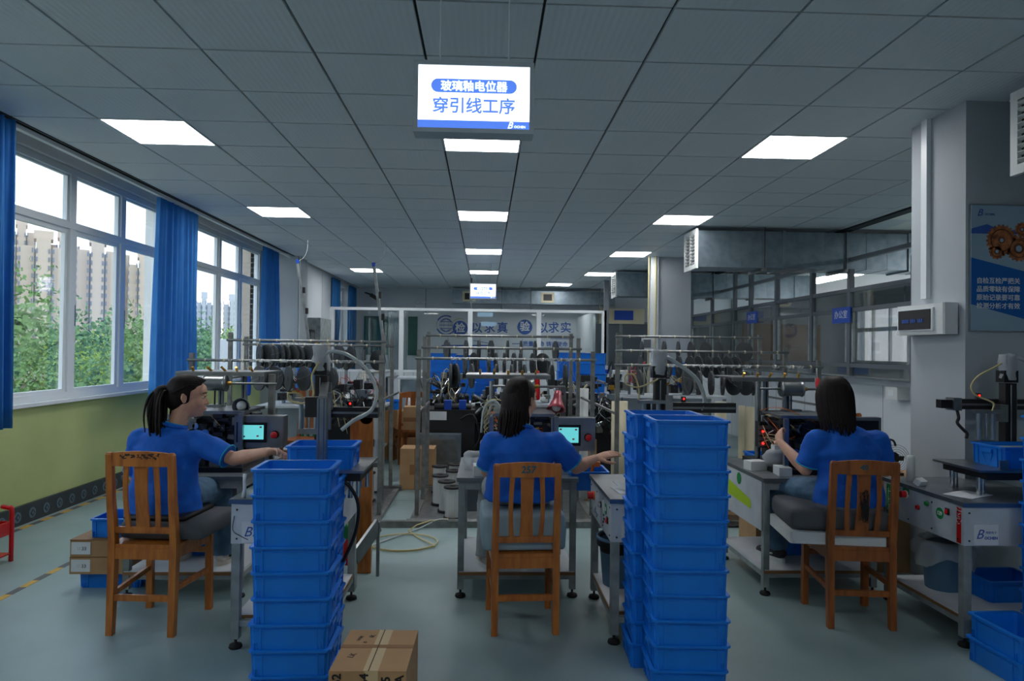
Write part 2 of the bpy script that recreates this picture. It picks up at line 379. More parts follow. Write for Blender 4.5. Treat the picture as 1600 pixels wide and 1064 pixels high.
# office room beyond the partition with windows of its own
ow = MB(); ow.b2((9.8, -2, 0), (10, 18.4, 1.3), 'white_wall').b2((9.8, -2, 2.75), (10, 18.4, 3.5), 'white_wall').b2((9.8, -2, 1.3), (10, 13.2, 2.75), 'white_wall').b2((9.8, 15.2, 1.3), (10, 15.7, 2.75), 'white_wall').b2((9.8, 17.9, 1.3), (10, 18.4, 2.75), 'white_wall')
struct('wall_office', ow)
of = MB()
for y, w in ((13.2, 2.0), (15.7, 2.2)):
    for k in range(4): of.b2((9.78, y+k*w/3-.03, 1.3), (9.84, y+k*w/3+.03, 2.75), 'white_frame')
    of.b2((9.78, y, 2.1), (9.84, y+w, 2.2), 'white_frame'); of.b2((9.78, y, 1.3), (9.84, y+w, 1.36), 'white_frame'); of.b2((9.78, y, 2.7), (9.84, y+w, 2.75), 'white_frame')
struct('window_6', of)
struct('wall_office_panels', MB().b2((6.9, 18.3, 1.2), (9.0, 18.4, 2.3), 'card').b2((4.9, 18.3, 0), (5.0, 18.4, 3.0), 'frame_paint').b2((6.6, 18.3, 0), (6.7, 18.4, 3.0), 'frame_paint'))
struct('ceiling_office', MB().b2((4.7, -2, CZ), (9.8, 18.4, CZ+.03), 'lintel'))
for i, y in enumerate((6.5, 10.0, 14.0)):
    t = thing('office_light', f'ceiling strip light in the room behind the right partition, {("nearest", "middle", "farthest")[i]}', 'ceiling light', (6.8, y, CZ), 'office strip lights')
    MB().b2((6.7, y-.95, CZ-.05), (7.3, y+.95, CZ), 'white_frame').build('frame', t); MB().b2((6.72, y-.92, CZ-.055), (7.28, y+.92, CZ-.05), 'panel_light').build('diffuser', t)
for nm, y, z in (('sign_plate', 11.75, 2.13), ('sign_plate', 8.75, 2.02)):
    s = MB().b2((XP-.03, y-.22, z-.1), (XP-.01, y+.22, z+.1), 'sign_plate').build('door_sign'); tag(s, 'small blue office sign on the right glazed partition, ' + ('farther one' if y > 10 else 'nearer one'), 'sign', 'office signs')
    text('办公室', .11, (XP-.031, y, z), (0, -1, 0), (0, 0, 1), 'white_plastic', s)
# far right corner: door and fascia
struct('door_1', MB().b2((2.7, 18.3, 0), (4.5, 18.38, 2.3), 'frame_paint').b2((2.75, 18.28, .05), (3.55, 18.3, 2.25), 'grey_plastic').b2((3.65, 18.28, .05), (4.45, 18.3, 2.25), 'grey_plastic'))
s = MB().b2((3.0, 18.2, 2.25), (4.2, 18.24, 2.65), 'cream').build('fascia_board'); tag(s, 'pale fascia board with red and blue lettering over the far right doors', 'sign')
MB().b2((3.4, 18.17, 2.35), (3.9, 18.2, 2.6), 'sign_plate').build('blue_plate', s)
# back glazed partition
bp = MB(); yb = 15.5
bp.b2((-3.45, yb-.04, 2.37), (2.7, yb+.04, 2.43), 'white_frame'); bp.b2((-3.45, yb-.03, 1.0), (2.7, yb+.03, 1.05), 'white_frame')
for x in (-3.4, -1.87, -.345, 1.19, 2.66): bp.b2((x-.05, yb-.05, 0), (x+.05, yb+.05, 2.43), 'white_frame')
bp.b2((-.35, yb-.04, 2.43), (-.31, yb, CZ), 'grey_plastic'); bp.b2((2.66, yb-.05, 0), (2.76, yb+.05, CZ), 'grey_plastic')
bp.b2((-3.45, yb-.02, 0), (2.7, yb+.02, 1.0), 'panel_white')
for k in range(30): bp.b2((-3.4+k*.2, yb-.022, 0), (-3.39+k*.2, yb-.02, 1.0), 'frame_paint')
bo = struct('window_7', bp); MB().b2((-3.4, yb-.003, 1.05), (2.7, yb+.003, 2.37), 'partition_glass').build('pane', bo)
MB().b2((2.42, 15.55, 1.05), (2.48, 18.4, 2.4), 'white_frame').build('wall_cross', bo)
# back wall graphics
Yw = 18.395
lg = MB()
def ring(mb, cx, cz, r, w, m, y, a0=0, a1=360, n=40):
    pts = [(cx+math.cos(math.radians(a0+(a1-a0)*i/n))*r, cz+math.sin(math.radians(a0+(a1-a0)*i/n))*r) for i in range(n+1)]
    for (xa, za), (xb, zb) in zip(pts, pts[1:]): mb.bar((xa, y, za), (xb, y, zb), .006, w, m)
gx, gz = at(697, 508, y=Yw)[0], at(697, 508, y=Yw)[2]
dc = MB(); ring(dc, gx, gz, .25, .035, 'logo_blue', Yw, 60, 320); ring(dc, gx, gz, .17, .02, 'logo_blue', Yw)
for k in (-.09, 0, .09):
    hw = math.sqrt(.17**2-k*k); dc.bar((gx-hw, Yw, gz+k), (gx+hw, Yw, gz+k), .006, .016, 'logo_blue')
for k in (.06, .12): 
    vs = [(gx+k*math.cos(t), Yw, gz+.17*math.sin(t)) for t in [2*PI*i/24 for i in range(25)]]
    for a, b in zip(vs, vs[1:]): dc.bar(a, b, .006, .014, 'logo_blue')
c1 = at(719, 513, y=Yw); c2 = at(820, 511, y=Yw)
ring(dc, c1[0], c1[2], .26, .018, 'logo_gold', Yw-.002, 70, 300)
for c in (c1, c2): dc.cyl((c[0], Yw, c[2]), (c[0], Yw-.008, c[2]), .2, 'logo_blue', n=32)
wd = dc.build('wall_slogan'); tag(wd, 'blue slogan with globe emblem and two round characters on the back wall', 'wall lettering')
text('检', .27, (c1[0], Yw-.01, c1[2]), (1, 0, 0), (0, 0, 1), 'white_plastic', wd, bold=.006)
text('验', .27, (c2[0], Yw-.01, c2[2]), (1, 0, 0), (0, 0, 1), 'white_plastic', wd, bold=.006)
for ch, px in (('以', 745), ('求', 765), ('真', 785), ('以', 848), ('求', 865), ('实', 884)):
    p = at(px, 513, y=Yw); text(ch, .30, (p[0], Yw, p[2]), (1, 0, 0), (0, 0, 1), 'logo_blue', wd, bold=.006)
p = at(852, 538, y=Yw); text('质量生命 铸造使命', .145, (p[0], Yw, p[2]), (1, 0, 0), (0, 0, 1), 'logo_blue', wd, bold=.003)
ln = MB(); a = at(800, 537, y=Yw); b = at(815, 537, y=Yw); ln.bar(a, b, .006, .02, 'logo_blue')
a = at(690, 540, y=Yw); b = at(762, 540, y=Yw); ln.bar(a, b, .006, .04, 'logo_blue'); a = at(860, 529, y=Yw); b = at(892, 530, y=Yw); ln.bar(a, b, .006, .015, 'logo_blue')
a = at(740, 532, y=Yw); b = at(762, 536, y=Yw); ln.bar(a, b, .006, .015, 'logo_blue')
ln.build('underline', wd)
# small back-wall and side fittings
s = MB().b2((-3.2, 18.36, 1.35), (-1.8, 18.398, 2.37), 'door_green').b2((-2.5, 18.35, 1.35), (-2.46, 18.36, 2.37), 'black').build('notice_board'); tag(s, 'dark green board behind the far glass partition', 'board')
s = MB().b2((-2.75, 18.2, 1.0), (-2.45, 18.25, 2.35), 'curtain')
p0 = MB(); 
for k in range(10): p0.cyl((-2.2+k*.045, 15.9, 1.0), (-2.2+k*.045, 15.9, 2.36), .024, 'plastic_film', n=6)
tag(p0.build('strip_curtain'), 'translucent plastic strip curtain behind the far glass partition', 'strip curtain')
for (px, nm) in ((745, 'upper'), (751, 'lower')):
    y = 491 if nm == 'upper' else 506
    p = at(px+13, y, y=15.4); s = MB().b2((p[0]-.17, 15.49, p[2]-.05), (p[0]+.17, 15.497, p[2]+.05), 'reflection_pale').build('painted_reflection'); tag(s, nm + ' pale blue painted reflection of a hanging sign on the far glass partition', 'painted reflection', 'painted sign reflections')  # hanging-sign reflections in the glass, painted as flat pale plates
s = thing('emergency_light', 'twin-head emergency light high on the back wall', 'light', (-1.72, 18.3, 2.72))
MB().b2((-1.85, 18.3, 2.6), (-1.6, 18.38, 2.68), 'white_plastic').build('housing', s)
for dx in (-.08, .08): MB().lathe([(.05, 0), (.06, -.05), (.02, -.051)], (-1.72+dx, 18.3, 2.75), 'white_plastic', axis='y').build('lamp_head', s)
s = thing('camera_dome', 'black security camera high in the far left corner', 'camera', (-3.0, 17.6, 2.8))
MB().bar((-3.1, 17.9, 2.95), (-2.9, 17.7, 2.88), .03, .03, 'black').build('bracket', s); MB().box((-2.82, 17.6, 2.82), (.22, .1, .08), 'black', rot=(0, .5, .4)).build('housing', s)
s = MB().b2((-3.446, 13.55, 1.42), (-3.2, 14.5, 2.1), 'frame_paint').build('electric_cabinet'); tag(s, 'grey electric cabinet with yellow warning triangle on the far left wall', 'cabinet')
MB().poly([(-3.3, 13.545, 1.55), (-3.22, 13.545, 1.55), (-3.26, 13.545, 1.72)], (0, -.004, 0), 'tape_yellow').build('warning_triangle', s)
MB().poly([(-3.199, 14.2, 1.5), (-3.199, 14.4, 1.5), (-3.199, 14.3, 1.75)], (.004, 0, 0), 'tape_yellow').build('warning_triangle', s)
s = MB().b2((-3.28, 12.85, 1.55), (-3.22, 13.2, 1.85), 'black').b2((-3.222, 12.9, 1.6), (-3.215, 13.15, 1.8), 'grey_plastic').build('wall_meter'); tag(s, 'small dark meter box on the wall beside the far left column', 'meter box')
# baseboard and floor tapes
bb = MB().b2((XW, FY0, 0), (XW+.03, 12.2, .16), 'skirt_dark'); struct('baseboard_left', bb)
orn = MB()
y = 4.6
while y < 12:
    orn.cyl((XW+.03, y, .075), (XW+.034, y, .075), .045, 'skirt_blue', n=16); orn.poly([(XW+.034, y-.032, .075), (XW+.034, y, .043), (XW+.034, y+.032, .075), (XW+.034, y, .107)], (.002, 0, 0), 'skirt_dark')
    orn.cyl((XW+.036, y, .075), (XW+.039, y, .075), .012, 'skirt_blue', n=8); y += .19
struct('baseboard_left_ornament', orn)
def haz(name, a, b, w, seg, label):
    mb = MB(); a, b = Vector(a), Vector(b); d = (b-a); L = d.length; d.normalize(); k = 0; t = 0
    while t < L:
        e2 = min(t+seg, L); mb.bar(a+d*t+Vector((0, 0, .001)), a+d*e2+Vector((0, 0, .001)), w, .0015, 'tape_yellow' if k % 2 else 'tape_black'); t = e2; k += 1
    tag(mb.build(name), label, 'floor tape', 'hazard tapes')
haz('hazard_tape', (-3.80, 3.2, 0), (-3.80, 12.0, 0), .05, .14, 'black and yellow hazard tape running along the lime wall')
p, q = at(0, 936, z=0), at(112, 878, z=0); d = (p-q).normalized()
haz('hazard_tape', q, q+d*2.4, .045, .13, 'black and yellow hazard tape crossing the floor by the cardboard boxes')
# ceiling lights
for (i, j), on in LCELLS.items():
    xa, ya = X0T+i*T, Y0T+j*T
    col = {0: 'window side', 4: 'middle', 8: 'right-hand', 7: 'far right'}[i]; row = {-7: 'unseen one added behind the camera', 2: 'nearest seen', 7: 'second', 12: 'third', 17: 'fourth', 21: 'last'}[j]
    t = thing('ceiling_light', f'square {"lit" if on else "unlit"} ceiling panel light, {row} in the {col} row', 'ceiling light', (xa+.3, ya+.3, CZ), 'ceiling panel lights')
    f = MB()
    for a, b in (((0, 0), (.6, .014)), ((0, .586), (.6, .6)), ((0, .014), (.014, .586)), ((.586, .014), (.6, .586))): f.b2((xa+a[0], ya+a[1], CZ-.004), (xa+b[0], ya+b[1], CZ+.02), 'white_frame')
    f.build('frame', t); MB().b2((xa+.014, ya+.014, CZ+.0), (xa+.586, ya+.586, CZ+.012), 'panel_light' if on else 'white_plastic').build('diffuser', t)
# ducts
def duct(x0, x1, y0, y1, z0, z1, name, label, vent='left'):
    t = thing(name, label, 'air duct', (x0, (y0+y1)/2, z0), 'galvanised ducts')
    b = MB().b2((x0, y0, z0), (x1, y1, z1), 'galv'); x = x0+.55; k = 0
    while x < x1:
        w = .03 if k % 3 == 2 else .006
        b.b2((x, y0-(.02 if w > .01 else .004), z0-(.02 if w > .01 else .004)), (x+w, y1, z1+.01), 'galv'); x += .27; k += 1
    b.build('duct_body', t)
    f = MB(); w = .035
    f.b2((x0-.03, y0-.02, z0-.02), (x0, y1+.02, z0+w), 'white_plastic').b2((x0-.03, y0-.02, z1-w), (x0, y1+.02, z1+.02), 'white_plastic')
    f.b2((x0-.03, y0-.02, z0+w), (x0, y0+w, z1-w), 'white_plastic').b2((x0-.03, y1-w, z0+w), (x0, y1+.02, z1-w), 'white_plastic').b2((x0-.03, (y0+y1)/2-.015, z0+w), (x0, (y0+y1)/2+.015, z1-w), 'white_plastic')
    g = f.build('grille_frame', t); MB().b2((x0-.005, y0+w, z0+w), (x0-.001, y1-w, z1-w), 'black').build('backing', g)
    l = MB(); n = 9
    for i in range(n):
        z = z0+w+(i+.5)*(z1-z0-2*w)/n; l.box((x0-.02, (y0+y1)/2, z), (.03, y1-y0-2*w, .006), 'white_plastic', rot=(0, .5, 0))
    l.build('louvre', g)
    h = MB()
    for xx in (x0+.85, x0+1.9):
        if xx < x1: h.cyl((xx, y0-.02, z0-.03), (xx, y0-.02, CZ), .005, 'black', n=6); h.b2((xx-.02, y0-.03, z0-.04), (xx+.02, y1, z0-.004), 'steel_dull')
    h.build('hanger', t)
duct(2.66, 6.4, 8.62, 9.1, 2.6, 3.06, 'air_duct', 'large galvanised duct with white louvred outlet under the ceiling, nearer one')
duct(2.55, 6.4, 13.42, 13.85, 2.6, 3.06, 'air_duct', 'galvanised duct with white louvred outlet passing behind the far column')
duct(3.05, 5, 3.35, 3.86, 2.58, 3.02, 'air_duct', 'white louvred duct outlet beside the near column')
t = thing('air_duct', 'long galvanised duct running along the back wall', 'air duct', (1, 17.8, 2.7), 'galvanised ducts')
MB().b2((-.86, 17.6, 2.7), (3.3, 18.0, 3.03), 'galv').build('duct_body', t)
for x in (-.6, 1.4): MB().b2((x, 17.57, 2.74), (x+.34, 17.6, 3.0), 'cream').b2((x+.06, 17.56, 2.79), (x+.28, 17.575, 2.95), 'black').build('grille', t)
for x in (.4, 1.15, 2.9): MB().cyl((x, 17.55, 2.55), (x, 17.55, CZ), .012, 'steel_dull', n=6).build('hanger', t)
# curtains
def curtain(x, y0, y1, z0, z1, label, tied=None, n=9, y0b=None, y1b=None):
    mb = MB(); N = n*10; rows = 14; vs = []
    for r in range(rows+1):
        f = r/rows; z = z1+(z0-z1)*f
        a, b = y0+((y0b if y0b is not None else y0)-y0)*f, y1+((y1b if y1b is not None else y1)-y1)*f
        if tied:
            k = abs(z-tied)/.5; s = min(1, .35+.65*min(1, k)); c = (a+b)/2; a, b = c+(a-c)*s, c+(b-c)*s
        amp = .05*(.6+.4*f) * (1 if not tied else .7)
        for i in range(N+1):
            u = i/N; ph = u*n*2*PI + 1.3*math.sin(u*5.3+x*9+y0)+.5*math.sin(u*11+f*1.3)
            vs.append((x+amp*math.sin(ph)+.012*math.sin(ph*2.3+f*2), a+(b-a)*u+.01*math.cos(ph), z))
    w = N+1
    mb.add(vs, [[r*w+i, r*w+i+1, (r+1)*w+i+1, (r+1)*w+i] for r in range(rows) for i in range(N)], 'curtain', True)
    o = mb.build('curtain'); tag(o, label, 'curtain', 'blue window curtains')
    md = o.modifiers.new('thick', 'SOLIDIFY'); md.thickness = .004
curtain(-3.36, 4.3, 5.02, .93, CZ-.02, 'blue curtain at the near edge of the first window, cut by the photo edge')
curtain(-3.47, 7.42, 8.42, .93, CZ-.02, 'wide blue curtain gathered between the two windows', y0b=7.35, y1b=8.45, n=8)
curtain(-3.47, 10.95, 11.62, .93, CZ-.02, 'blue curtain beside the left column', y0b=10.88, y1b=11.85, n=7)
curtain(-3.40, 15.5, 16.25, .95, CZ-.03, 'far blue curtain tied in a knot', tied=1.6, n=6)
curtain(-3.40, 17.4, 18.2, .95, CZ-.03, 'farthest blue curtain by the back left corner', tied=1.35, n=6)
# ================================================================ hanging signs
def hang_sign(cx, y, z0, w, h, label, l1, l2):
    t = thing('hanging_sign', label, 'sign', (cx, y, z0), 'lit hanging signs')
    x0, x1, z1, d, b = cx-w/2, cx+w/2, z0+h, .1, .018*w/.5
    MB().b2((x0, y, z0), (x0+b, y+d, z1), 'housing_grey').b2((x1-b, y, z0), (x1, y+d, z1), 'housing_grey').b2((x0+b, y, z1-b), (x1-b, y+d, z1), 'housing_grey').b2((x0+b, y, z0), (x1-b, y+d, z0+b), 'housing_grey').b2((x0+b, y+d-.01, z0+b), (x1-b, y+d, z1-b), 'housing_grey').build('housing', t)
    MB().b2((x0+b, y+.006, z0+b), (x1-b, y+.012, z1-b), 'sign_white').build('face', t)
    MB().b2((x0+b, y+.003, z0+b), (x1-b, y+.006, z0+b+.11*h), 'sign_blue2').build('bottom_band', t)
    pm = MB(); pz = z0+.655*h; r = .095*h; pw = .30*w
    pts = [(cx-pw+math.cos(a)*r, y+.005, pz+math.sin(a)*r) for a in [PI/2+PI*i/10 for i in range(11)]] + [(cx+pw+math.cos(a)*r, y+.005, pz+math.sin(a)*r) for a in [-PI/2+PI*i/10 for i in range(11)]]
    pm.poly(pts[::-1], (0, -.002, 0), 'sign_blue2').build('title_pill', t)
    text(l1, .155*h, (cx, y+.002, pz-.004), (1, 0, 0), (0, 0, 1), 'sign_white', t, bold=.0025*h)
    text(l2, .232*h, (cx, y+.004, z0+.365*h), (1, 0, 0), (0, 0, 1), 'sign_blue', t, bold=.005*h)
    text('B', .13*h, (x1-.20*w, y+.002, z0+b+.052*h), (1, 0, 0), (0, 0, 1), 'sign_white', t, name='logo', shear=.35); text('OCHEN', .045*h, (x1-.115*w, y+.002, z0+b+.035*h), (1, 0, 0), (0, 0, 1), 'sign_white', t, name='logo')
    for s_ in (-.29, .29): MB().cyl((cx+s_*w, y+d/2, z1), (cx+s_*w, y+d/2, CZ), .004, 'white_frame', n=8).build('rod', t)
p0, p1, p2 = at(647, 93, y=2.95), at(835, 95, y=2.95), at(647, 205, y=2.95)
hang_sign((p0[0]+p1[0])/2, 2.95, p2[2], p1[0]-p0[0], p0[2]-p2[2], 'large lit white sign with blue Chinese lettering hanging nearest the camera', '玻璃釉电位器', '穿引线工序')
p0, p1, p2 = at(734, 442, y=12.9), at(776, 442.5, y=12.9), at(734, 467, y=12.9)
hang_sign((p0[0]+p1[0])/2, 12.9, p2[2], p1[0]-p0[0], p0[2]-p2[2], 'small lit white sign hanging far back over the middle aisle', '线绕电位器', '绕线工序')
# poster, breaker box, socket, on the near column
t = thing('poster', 'framed poster of bronze gears over blue with white Chinese verses', 'poster', (3.3, 4.18, 1.68))
MB().b2((3.0, 4.185, 1.67), (3.56, 4.2, 2.465), 'chrome').build('frame', t)
pb = MB(); y = 4.182; X0, X1, Z0, Z1 = 3.008, 3.552, 1.678, 2.457
pb.b2((X0, y, Z0), (X1, y+.004, Z1), 'poster_sky')
pb.poly([(X0, y, 2.13), (X0, y, 1.84), (X1, y, 1.62+.08), (X1, y, 2.0)], (0, -.002, 0), 'poster_blue')
pb.poly([(X0, y, 2.31), (X0+.1, y, 2.34), (X0+.2, y, 2.30), (X1, y, 2.33), (X1, y, 2.28), (X0, y, 2.28)][::-1], (0, -.001, 0), 'logo_blue')
pb.build('print', t)
def gear(cx, cz, r, k, hole):
    pts = []
    for i in range(k*4):
        a = 2*PI*i/(k*4); rr = r if i % 4 < 2 else r*.88; pts.append((cx+rr*math.cos(a), 4.181, cz+rr*math.sin(a)))
    mb = MB().poly(pts[::-1], (0, -.0015, 0), 'bronze'); 
    for f, mm in ((.72, 'bronze_dark'), (.64, 'bronze'), (hole, 'bronze_dark'), (hole*.6, 'poster_sky')): mb.cyl((cx, 4.1795-.0003*f, cz), (cx, 4.1785-.001*(1-f), cz), r*f, mm, n=24)
    mb.build('gear_picture', t)
gear(3.20, 2.24, .10, 22, .2); gear(3.31, 2.19, .082, 18, .4); gear(3.33, 2.31, .045, 12, .3); gear(3.17, 2.17, .05, 12, .35); gear(3.42, 2.25, .09, 20, .4)
for i, l in enumerate(('自检互检严把关', '品质零缺有保障', '原始记录要可靠', '检测分析才有效')):
    text(l, .040, (3.18, 4.180, 1.985-.052*i), (1, 0, 0), (0, 0, 1), 'white_plastic', t, bold=.0005)
text('B', .06, (3.06, 4.18, 2.41), (1, 0, 0), (0, 0, 1), 'logo_blue', t, name='logo', shear=.35); text('OCHEN', .018, (3.125, 4.18, 2.40), (1, 0, 0), (0, 0, 1), 'logo_blue', t, name='logo')
t = thing('breaker_box', 'white breaker box with smoked window on the near column', 'breaker box', (2.9, 4.48, 1.65))
MB().box((2.93, 4.5, 1.755), (.10, .5, .2), 'white_plastic', bev=.01).build('housing', t)
MB().b2((2.868, 4.34, 1.68), (2.88, 4.72, 1.83), 'white_frame').build('cover', t); MB().b2((2.862, 4.36, 1.69), (2.868, 4.70, 1.82), 'black').build('window', t)
for k in range(12):
    if k not in (3, 7): MB().b2((2.858, 4.43+k*.019, 1.735), (2.862, 4.443+k*.019, 1.76), 'logo_blue').build('breaker_switch', t)
t = thing('socket_box', 'white socket box hanging under the ledge by the near column', 'socket', (4.5, 7.6, 1.0))
MB().b2((4.46, 7.34, 1.03), (4.6, 7.56, 1.17), 'white_plastic').build('housing', t); MB().b2((4.455, 7.4, 1.07), (4.46, 7.5, 1.13), 'white_frame').build('cover', t)
# ================================================================ crates
CRW, CRD, CRH = .345, .265, .118
def crate_proto(name, w, d, h, m, det=True):
    """open stacking crate, origin at the base centre: body, rim, handles"""
    t = 0.006; r = thing(name, 'x', 'crate', (0, 0, 0))
    b = MB(); w2, d2 = w/2-.012, d/2-.012; c = .012; k = .97
    def ringp(a, bb, z, q=c): return [(-a+q, -bb, z), (a-q, -bb, z), (a, -bb+q, z), (a, bb-q, z), (a-q, bb, z), (-a+q, bb, z), (-a, bb-q, z), (-a, -bb+q, z)]
    rr = [ringp(w2*k, d2*k, 0), ringp(w2, d2, h-.002), ringp(w2-t, d2-t, h-.002), ringp(w2*k-t, d2*k-t, .006)]
    vs = sum(rr, []); fs = [list(range(8))[::-1]]
    for j in range(3): fs += [[j*8+i, j*8+(i+1) % 8, (j+1)*8+(i+1) % 8, (j+1)*8+i] for i in range(8)]
    fs.append([24+i for i in range(8)])
    b.add(vs, fs, m)
    if det:
        for s_ in (-1, 1):
            for x in (-.34, .34): b.bar((x*w, s_*(d2*k), .004), (x*w, s_*d2, h-.006), .006, .009, m)
            for x in (-.42, -.39, .39, .42): b.bar((x*w, s_*d2*k, 0.002), (x*w, s_*d2*(k+.01), h*.32), .0035, .011, m)
            for x in (-.40, -.28, .28, .40): b.bar((s_*w2*k, x*d, .004), (s_*w2, x*d, h-.006), .009, .006, m)
            b.bar((-w2+.01, s_*(d2+.001), h*.78), (w2-.01, s_*(d2+.001), h*.78), .006, .004, m)
    b.build('body', r)
    rim = MB(); a1, b1 = w/2, d/2
    q = [ringp(w2-t, d2-t, h), ringp(a1, b1, h, .014), ringp(a1, b1, h-.010, .014), ringp(w2, d2, h-.010)]
    vs = sum(q, []); fs = []
    for j in range(3): fs += [[j*8+i, j*8+(i+1) % 8, (j+1)*8+(i+1) % 8, (j+1)*8+i] for i in range(8)]
    rim.add(vs, fs, m).build('rim', r)
    if det:
        for s_ in (-1, 1):
            hb = MB(); hb.box((s_*(w2+.004), 0, h*.72), (.014, d*.32, .02), m); hb.bar((s_*(w2+.001), -d*.15, h*.62), (s_*(w2-.006), -d*.05, .012), .004, .004, m); hb.bar((s_*(w2+.001), d*.15, h*.62), (s_*(w2-.006), d*.05, .012), .004, .004, m)
            hb.build('handle', r)
    return r
proto = crate_proto('blue_crate', CRW, CRD, CRH, 'crate_blue'); FIRST = {'crate': True}
PITCHZ = .110
def crate(x, y, z, rot, label, group=None, src=None, scale=None):
    global proto
    s_ = src or proto
    c = dup(s_, loc=(x, y, z), rotz=rot, label=label, group=group)
    if not group and 'group' in c: del c['group']
    if scale: c.scale = scale
    return c
def stack(x, y, rot, n, where, group, jit=.006, src=None, z0=0):
    for k in range(n):
        o = n-1-k
        lab = f'blue crate, {ORD[o] if o < n-1 else "bottom one"} of {where}'
        crate(x+R.uniform(-jit, jit), y+R.uniform(-jit, jit)*.6, z0+k*PITCHZ, rot+R.uniform(-.012, .012), lab, group, src)
stack((-1.0-.646)/2, 3.00+CRD/2, .03, 9, 'the tall stack in front, left of the aisle', 'crates in the front left stack')
stack(-.86, 3.275+.135+.005, .02, 8, 'the stack hidden behind the front left stack', 'crates behind the front left stack')
stack(.925, 3.03+CRD/2, -.05, 11, 'the tallest stack, right of the woman in the middle', 'crates in the front right stack')
stack(.885, 3.29+CRD/2+.012, -.035, 11, 'the stack behind the tallest stack', 'crates behind the front right stack')
stack(2.91, 3.33, 0, 11, 'the stack cut by the right edge of the photo', 'crates in the right edge stack')
crate(2.57, 3.255, 0, PI/2+.05, 'blue crate flat on the floor under another at the bottom right corner', 'floor crates')
crate(2.575, 3.25, .115, PI/2+.03, 'blue crate with a photo card inside, on top at the bottom right corner', 'floor crates')
s = MB().box((2.56, 3.2, .126), (.10, .07, .002), 'paper', rot=(0, 0, .3)).box((2.555, 3.2, .128), (.075, .045, .001), 'poster_blue', rot=(0, 0, .3)).build('picture_card'); tag(s, 'small picture card lying in the crate at bottom right', 'card')
